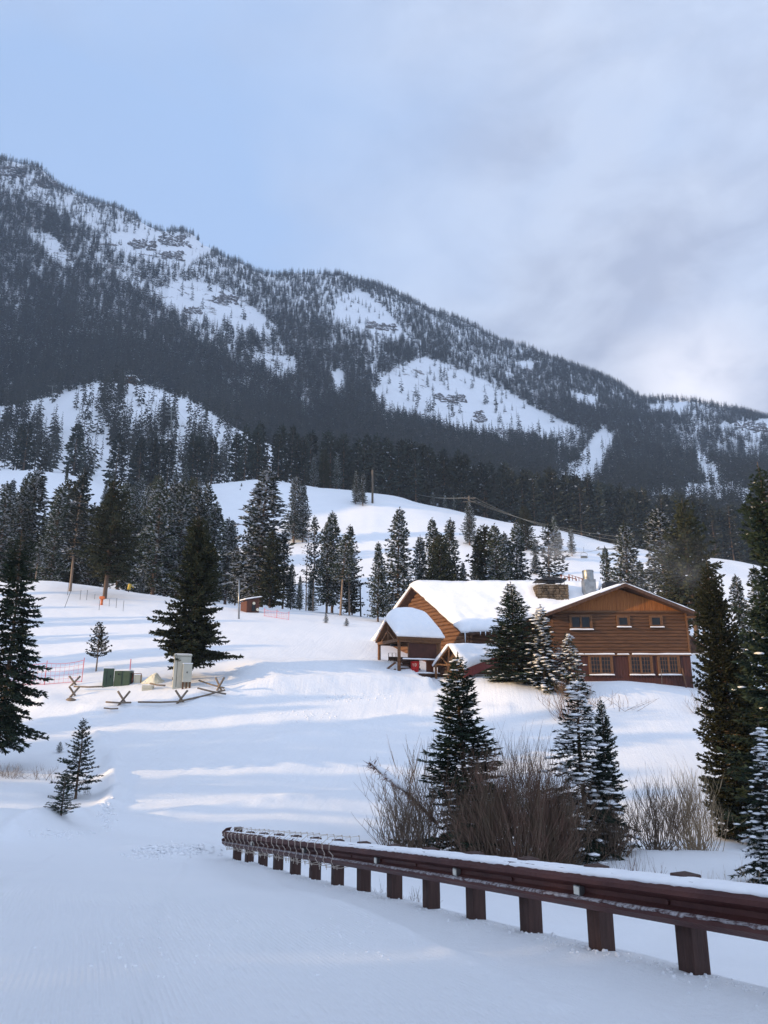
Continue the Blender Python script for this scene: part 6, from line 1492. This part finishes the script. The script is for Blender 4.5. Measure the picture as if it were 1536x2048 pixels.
g = gp(745, 1006) or W(745, 1006, 205); tp = W(745, 940, g.y); o = MB().tube([g - Vector((0, 0, 1)), tp], [.3, .25], 8).build('pole', M['pole_wood']); tag(o, 'tall bare pole at the crest of the open hill among dark spruces', 'pole')
# top station and its boards
c = W(256, 758, 425); T = thing('lift_station', 'low snow roofed lift station on the top of the lift hill', 'lift station', c)
MB().bx(c.x - 6, c.x + 4, c.y, c.y + 6, c.z - 3, c.z + 1.6).build('wall', M['dark_wood'], T); MB().bx(c.x - 3, c.x + 5, c.y - 1, c.y + 7, c.z + 1.61, c.z + 2.3).build('roof', M['snow'], T)

# rock outcrops with snow lying on their ledges
def crag(px, py, w, h, seed, lab):
    g = ground(px, py, 300)
    if g is None: return
    rng = random.Random(seed); s = g.y / F; m = MB()
    for k in range(int(18 + w * .6)):
        x = rng.uniform(-w / 2, w / 2); z = rng.uniform(-h / 2, h / 2) - x * .10; ww = rng.uniform(2.5, 8) * s; hh = rng.uniform(1.5, 5.5) * s
        c = ground(px + x, py - z, 300)
        if c is None: continue
        m.lump((c.x, c.y - .1, c.z + hh * .1), (ww, ww * .6, hh), rng, 9, 5, .45)
    for i in range(len(m.sm)): m.sm[i] = False
    tag(m.build('rock_outcrop', M['crag']), lab, 'rock')
def crag_mat():
    m = mat('crag', (.085, .075, .070), .9, (.17, .15, .14), .6, bump=.5, bscale=1); nt = m.node_tree; N = nt.nodes; L = nt.links
    b = N['Principled BSDF']; src = b.inputs['Base Color'].links[0].from_socket
    g = N.new('ShaderNodeNewGeometry'); sp = N.new('ShaderNodeSeparateXYZ'); L.new(g.outputs['Normal'], sp.inputs[0]); r = N.new('ShaderNodeMapRange'); r.inputs[1].default_value = .25; r.inputs[2].default_value = .5; L.new(sp.outputs[2], r.inputs[0])
    mx = N.new('ShaderNodeMix'); mx.data_type = 'RGBA'; L.new(r.outputs[0], mx.inputs[0]); L.new(src, mx.inputs[6]); mx.inputs[7].default_value = (.84, .86, .89, 1); L.new(mx.outputs[2], b.inputs['Base Color'])
crag_mat()
for k, (px, py, w, h, lab) in enumerate(((285, 490, 50, 18, 'dark crag band on the upper bare shoulder of the mountain, left part'), (350, 482, 60, 20, 'dark crag band on the upper bare shoulder of the mountain, right part'), (345, 512, 40, 16, 'small crags below the band on the upper bare shoulder'),
    (450, 600, 50, 16, 'dark crag on the rounded snow dome in the middle of the mountain'), (385, 622, 30, 10, 'little rocks left of the crag on the snow dome'), (765, 655, 60, 10, 'thin rock band under the second snow dome'),
    (1035, 868, 80, 8, 'thin rock band low on the big open snow face'), (960, 835, 20, 20, 'few rocks in the middle of the big open snow face'), (900, 798, 60, 14, 'scattered rocks high on the big open snow face'), (1060, 745, 30, 10, 'rocks on the small bare knob of the right ridge'),
    (1500, 855, 60, 16, 'rock bands on the bare knoll at the right edge of the mountain'), (20, 345, 60, 20, 'rocks under the ridge at the left edge'), (90, 368, 50, 14, 'rocks on the bare streak under the left ridge'), (1465, 1012, 50, 14, 'dark rock bank at the foot of the mountain on the right'))):
    crag(px, py, w, h, 50 + k, lab)

# ------------------------------------------------------------------ willows, twigs, fallen stem
def willow(px, base, top, width, n, label, mt, Y=None, r0=.011, spread=1.0, seed=1, cat='shrub', name='willow_shrub', fork=3, depthf=.6):
    if Y is None: g = gp(px, base); Y = g.y
    else: t, e = ray(px, base); g = Vector((t * Y, Y, gz(t * Y, Y)))
    hgt = W(px, top, Y).z - g.z; wid = width / F * Y; rng = np.random.default_rng(seed); A = Arr()
    for i in range(n):
        bx_ = rng.normal(0, wid * .16); by_ = rng.normal(0, wid * .16 * depthf); tx = bx_ * 1.6 + rng.normal(0, wid * .24) * spread; ty = by_ * 1.6 + rng.normal(0, wid * .2) * depthf
        h = hgt * rng.uniform(.55, 1.02) * (1 - .28 * min(1, (abs(tx) / (wid * .55)) ** 2)); k = 7; s = np.linspace(0, 1, k)
        bend = rng.normal(0, .085, 2) * h
        P = np.stack([g.x + bx_ + (tx - bx_) * s ** .8 + bend[0] * np.sin(s * 5), g.y + by_ + (ty - by_) * s ** .8 + bend[1] * np.sin(s * 4), g.z - .1 + h * s * (1.05 - .05 * s)], 1)
        A.add(*tube_np(P, np.linspace(r0, r0 * .3, k) * rng.uniform(.7, 1.2), 3))
        for f in range(fork):
            j = rng.integers(2, 6); L = h * rng.uniform(.15, .38); az = rng.uniform(0, 6.28); d = np.array([cos(az) * .42, sin(az) * .42 * depthf, 1.0]); s2 = np.linspace(0, 1, 4)[:, None]
            A.add(*tube_np(P[j] + d * L * s2 + np.array([0, 0, .05]) * s2 ** 2, np.linspace(r0 * .55, r0 * .2, 4), 3))
    V, Q = A.get(); T = link(name, np_mesh(name, V - np.array(g), Q, [M[mt]])); T.location = g; return tag(T, label, cat)
willow(1035, 1738, 1478, 215, 560, 'big dense reddish brown willow between the dark spruce and the snowy spruce', 'twig_red', Y=21.5, seed=2, r0=.009, fork=4)
willow(960, 1722, 1560, 100, 240, 'brown willow stems at the right foot of the dark spruce', 'twig_brown', Y=21.8, seed=3)
willow(1110, 1735, 1540, 110, 300, 'olive brown willow stems right of the big reddish willow', 'twig_brown', Y=22.0, seed=4)
willow(812, 1712, 1560, 105, 150, 'bare grey brown willow under the leaning snowy stem', 'twig_brown', Y=22.0, seed=5, r0=.010)
willow(845, 1690, 1475, 130, 60, 'tall thin bare shrub left of the dark spruce, twigs fanned against the snow', 'twig_brown', Y=23.5, seed=6, r0=.014, spread=1.7, fork=6)
willow(1318, 1712, 1545, 100, 100, 'bare willow with the dark forked centre right of the snowy spruce', 'twig_brown', Y=24.0, seed=7, spread=1.2, fork=4)
willow(1392, 1715, 1530, 90, 110, 'tan willow left of the dark columnar fir', 'twig_tan', Y=24.5, seed=8, spread=1.3, fork=4)
willow(1225, 1720, 1590, 90, 110, 'thin willow stems at the foot of the snowy spruce', 'twig_brown', Y=22.5, seed=9)
willow(1270, 1790, 1690, 110, 60, 'sparse red tinted twigs behind the rail at the creek bank', 'twig_red', Y=17.5, seed=10, r0=.006, spread=1.3)
willow(1400, 1800, 1730, 120, 34, 'few pale twigs on the creek bank behind the rail, right of the red tinted ones', 'twig_tan', Y=16.5, seed=11, r0=.005, spread=1.3)
willow(1490, 1800, 1722, 110, 34, 'few pale twigs on the creek bank below the snow laden spruce', 'twig_tan', Y=16.5, seed=12, r0=.005, spread=1.3)
willow(1140, 1420, 1352, 95, 90, 'reddish bare bush at the foot of the white loaded spruce', 'twig_red', Y=42.5, seed=13, r0=.012, spread=1.3)
willow(1235, 1410, 1375, 90, 18, 'few arching bare twigs on the snow before the lodge', 'twig_red', Y=44.0, seed=14, r0=.012, spread=1.6)
willow(1420, 1440, 1360, 60, 40, 'bare twigs between the lodge corner and the dark columnar fir', 'twig_brown', Y=45, seed=15, r0=.012)
willow(768, 1800, 1752, 46, 20, 'little twigs seen between the guardrail posts, left tuft', 'twig_brown', Y=13.6, seed=16, r0=.004, spread=1.3)
willow(830, 1812, 1760, 46, 20, 'little twigs seen between the guardrail posts, right tuft', 'twig_brown', Y=13.2, seed=17, r0=.004, spread=1.3)
willow(610, 1758, 1733, 26, 14, 'tiny twigs between the far guardrail posts', 'twig_brown', Y=17.2, seed=18, r0=.004)
willow(88, 1560, 1522, 80, 26, 'dry grass stems on the left bank right of the big spruce trunk', 'twig_brown', seed=19, r0=.006, spread=1.5, cat='dry stems', name='dry_stems')
willow(20, 1555, 1520, 55, 40, 'dry stems round the foot of the spruce at the left edge', 'twig_brown', seed=20, r0=.006, spread=1.3, cat='dry stems', name='dry_stems')
willow(45, 1665, 1632, 70, 16, 'few dark stems on the left snow mound above the road', 'twig_red', seed=21, r0=.005, spread=1.8, cat='dry stems', name='dry_stems')
willow(108, 1650, 1600, 50, 14, 'dry stems beside the small bushy spruce', 'twig_brown', seed=22, r0=.005, spread=1.4, cat='dry stems', name='dry_stems')
willow(168, 1590, 1560, 34, 16, 'bare twigs at the foot of the bigger young spruce', 'twig_brown', seed=23, r0=.005, spread=1.4, cat='dry stems', name='dry_stems')
willow(165, 1150, 1070, 34, 46, 'bare brown larch like shrub between the left spruces', 'twig_red', Y=128, seed=24, r0=.03, name='bare_shrub')
# leaning stem with snow on it, left of the dark spruce
def leaning():
    a = W(875, 1648, 22.6); b = W(738, 1526, 22.2); T = thing('leaning_branch', 'bare stem leaning left out of the willows with snow along its top', 'branch', a); rng = random.Random(3)
    P = [a.lerp(b, i / 10) + Vector((0, 0, .10 * sin(i / 10 * pi))) for i in range(11)]
    MB().tube(P, [.05 - .0035 * i for i in range(11)], 7).build('stem', M['bark'], T)
    tw = MB()
    for i in range(420):
        u = rng.random(); p = a.lerp(b, u) + Vector((0, 0, .10 * sin(u * pi))); L = rng.uniform(.08, .30); d = Vector((rng.uniform(-1, .5), rng.uniform(-.6, .6), rng.uniform(-.9, .7))).normalized(); tw.tube([p, p + d * L * .6, p + d * L + Vector((0, 0, .03))], [.008, .006, .003], 3, False)
    tw.build('twig', M['dead_needle'], T)
    sn = MB(); P2 = [a.lerp(b, .45 + .55 * i / 14) + Vector((0, 0, .055 + .10 * sin((.45 + .55 * i / 14) * pi))) for i in range(15)]
    sn.tube(P2, [.03 + .065 * sin(pi * min(1, i / 14 + .08)) * rng.uniform(.7, 1.2) for i in range(15)], 8); sn.build('snow', M['snow'], T)
leaning()

# ------------------------------------------------------------------ the air between here and the mountain
def haze():
    m = bpy.data.materials.new('haze'); m.use_nodes = True; nt = m.node_tree; N = nt.nodes; L = nt.links; N.clear()
    out = N.new('ShaderNodeOutputMaterial'); pv = N.new('ShaderNodeVolumePrincipled'); pv.inputs['Color'].default_value = (.68, .82, 1.0, 1); pv.inputs['Density'].default_value = 0.00016; pv.inputs['Anisotropy'].default_value = 0.0
    L.new(pv.outputs[0], out.inputs['Volume'])
    o = MB().bx(-3400, 2600, -500, 2700, -130, 1900).build('haze', m); tag(o, 'thin cold haze in the valley air', None, None, 'stuff')
haze()
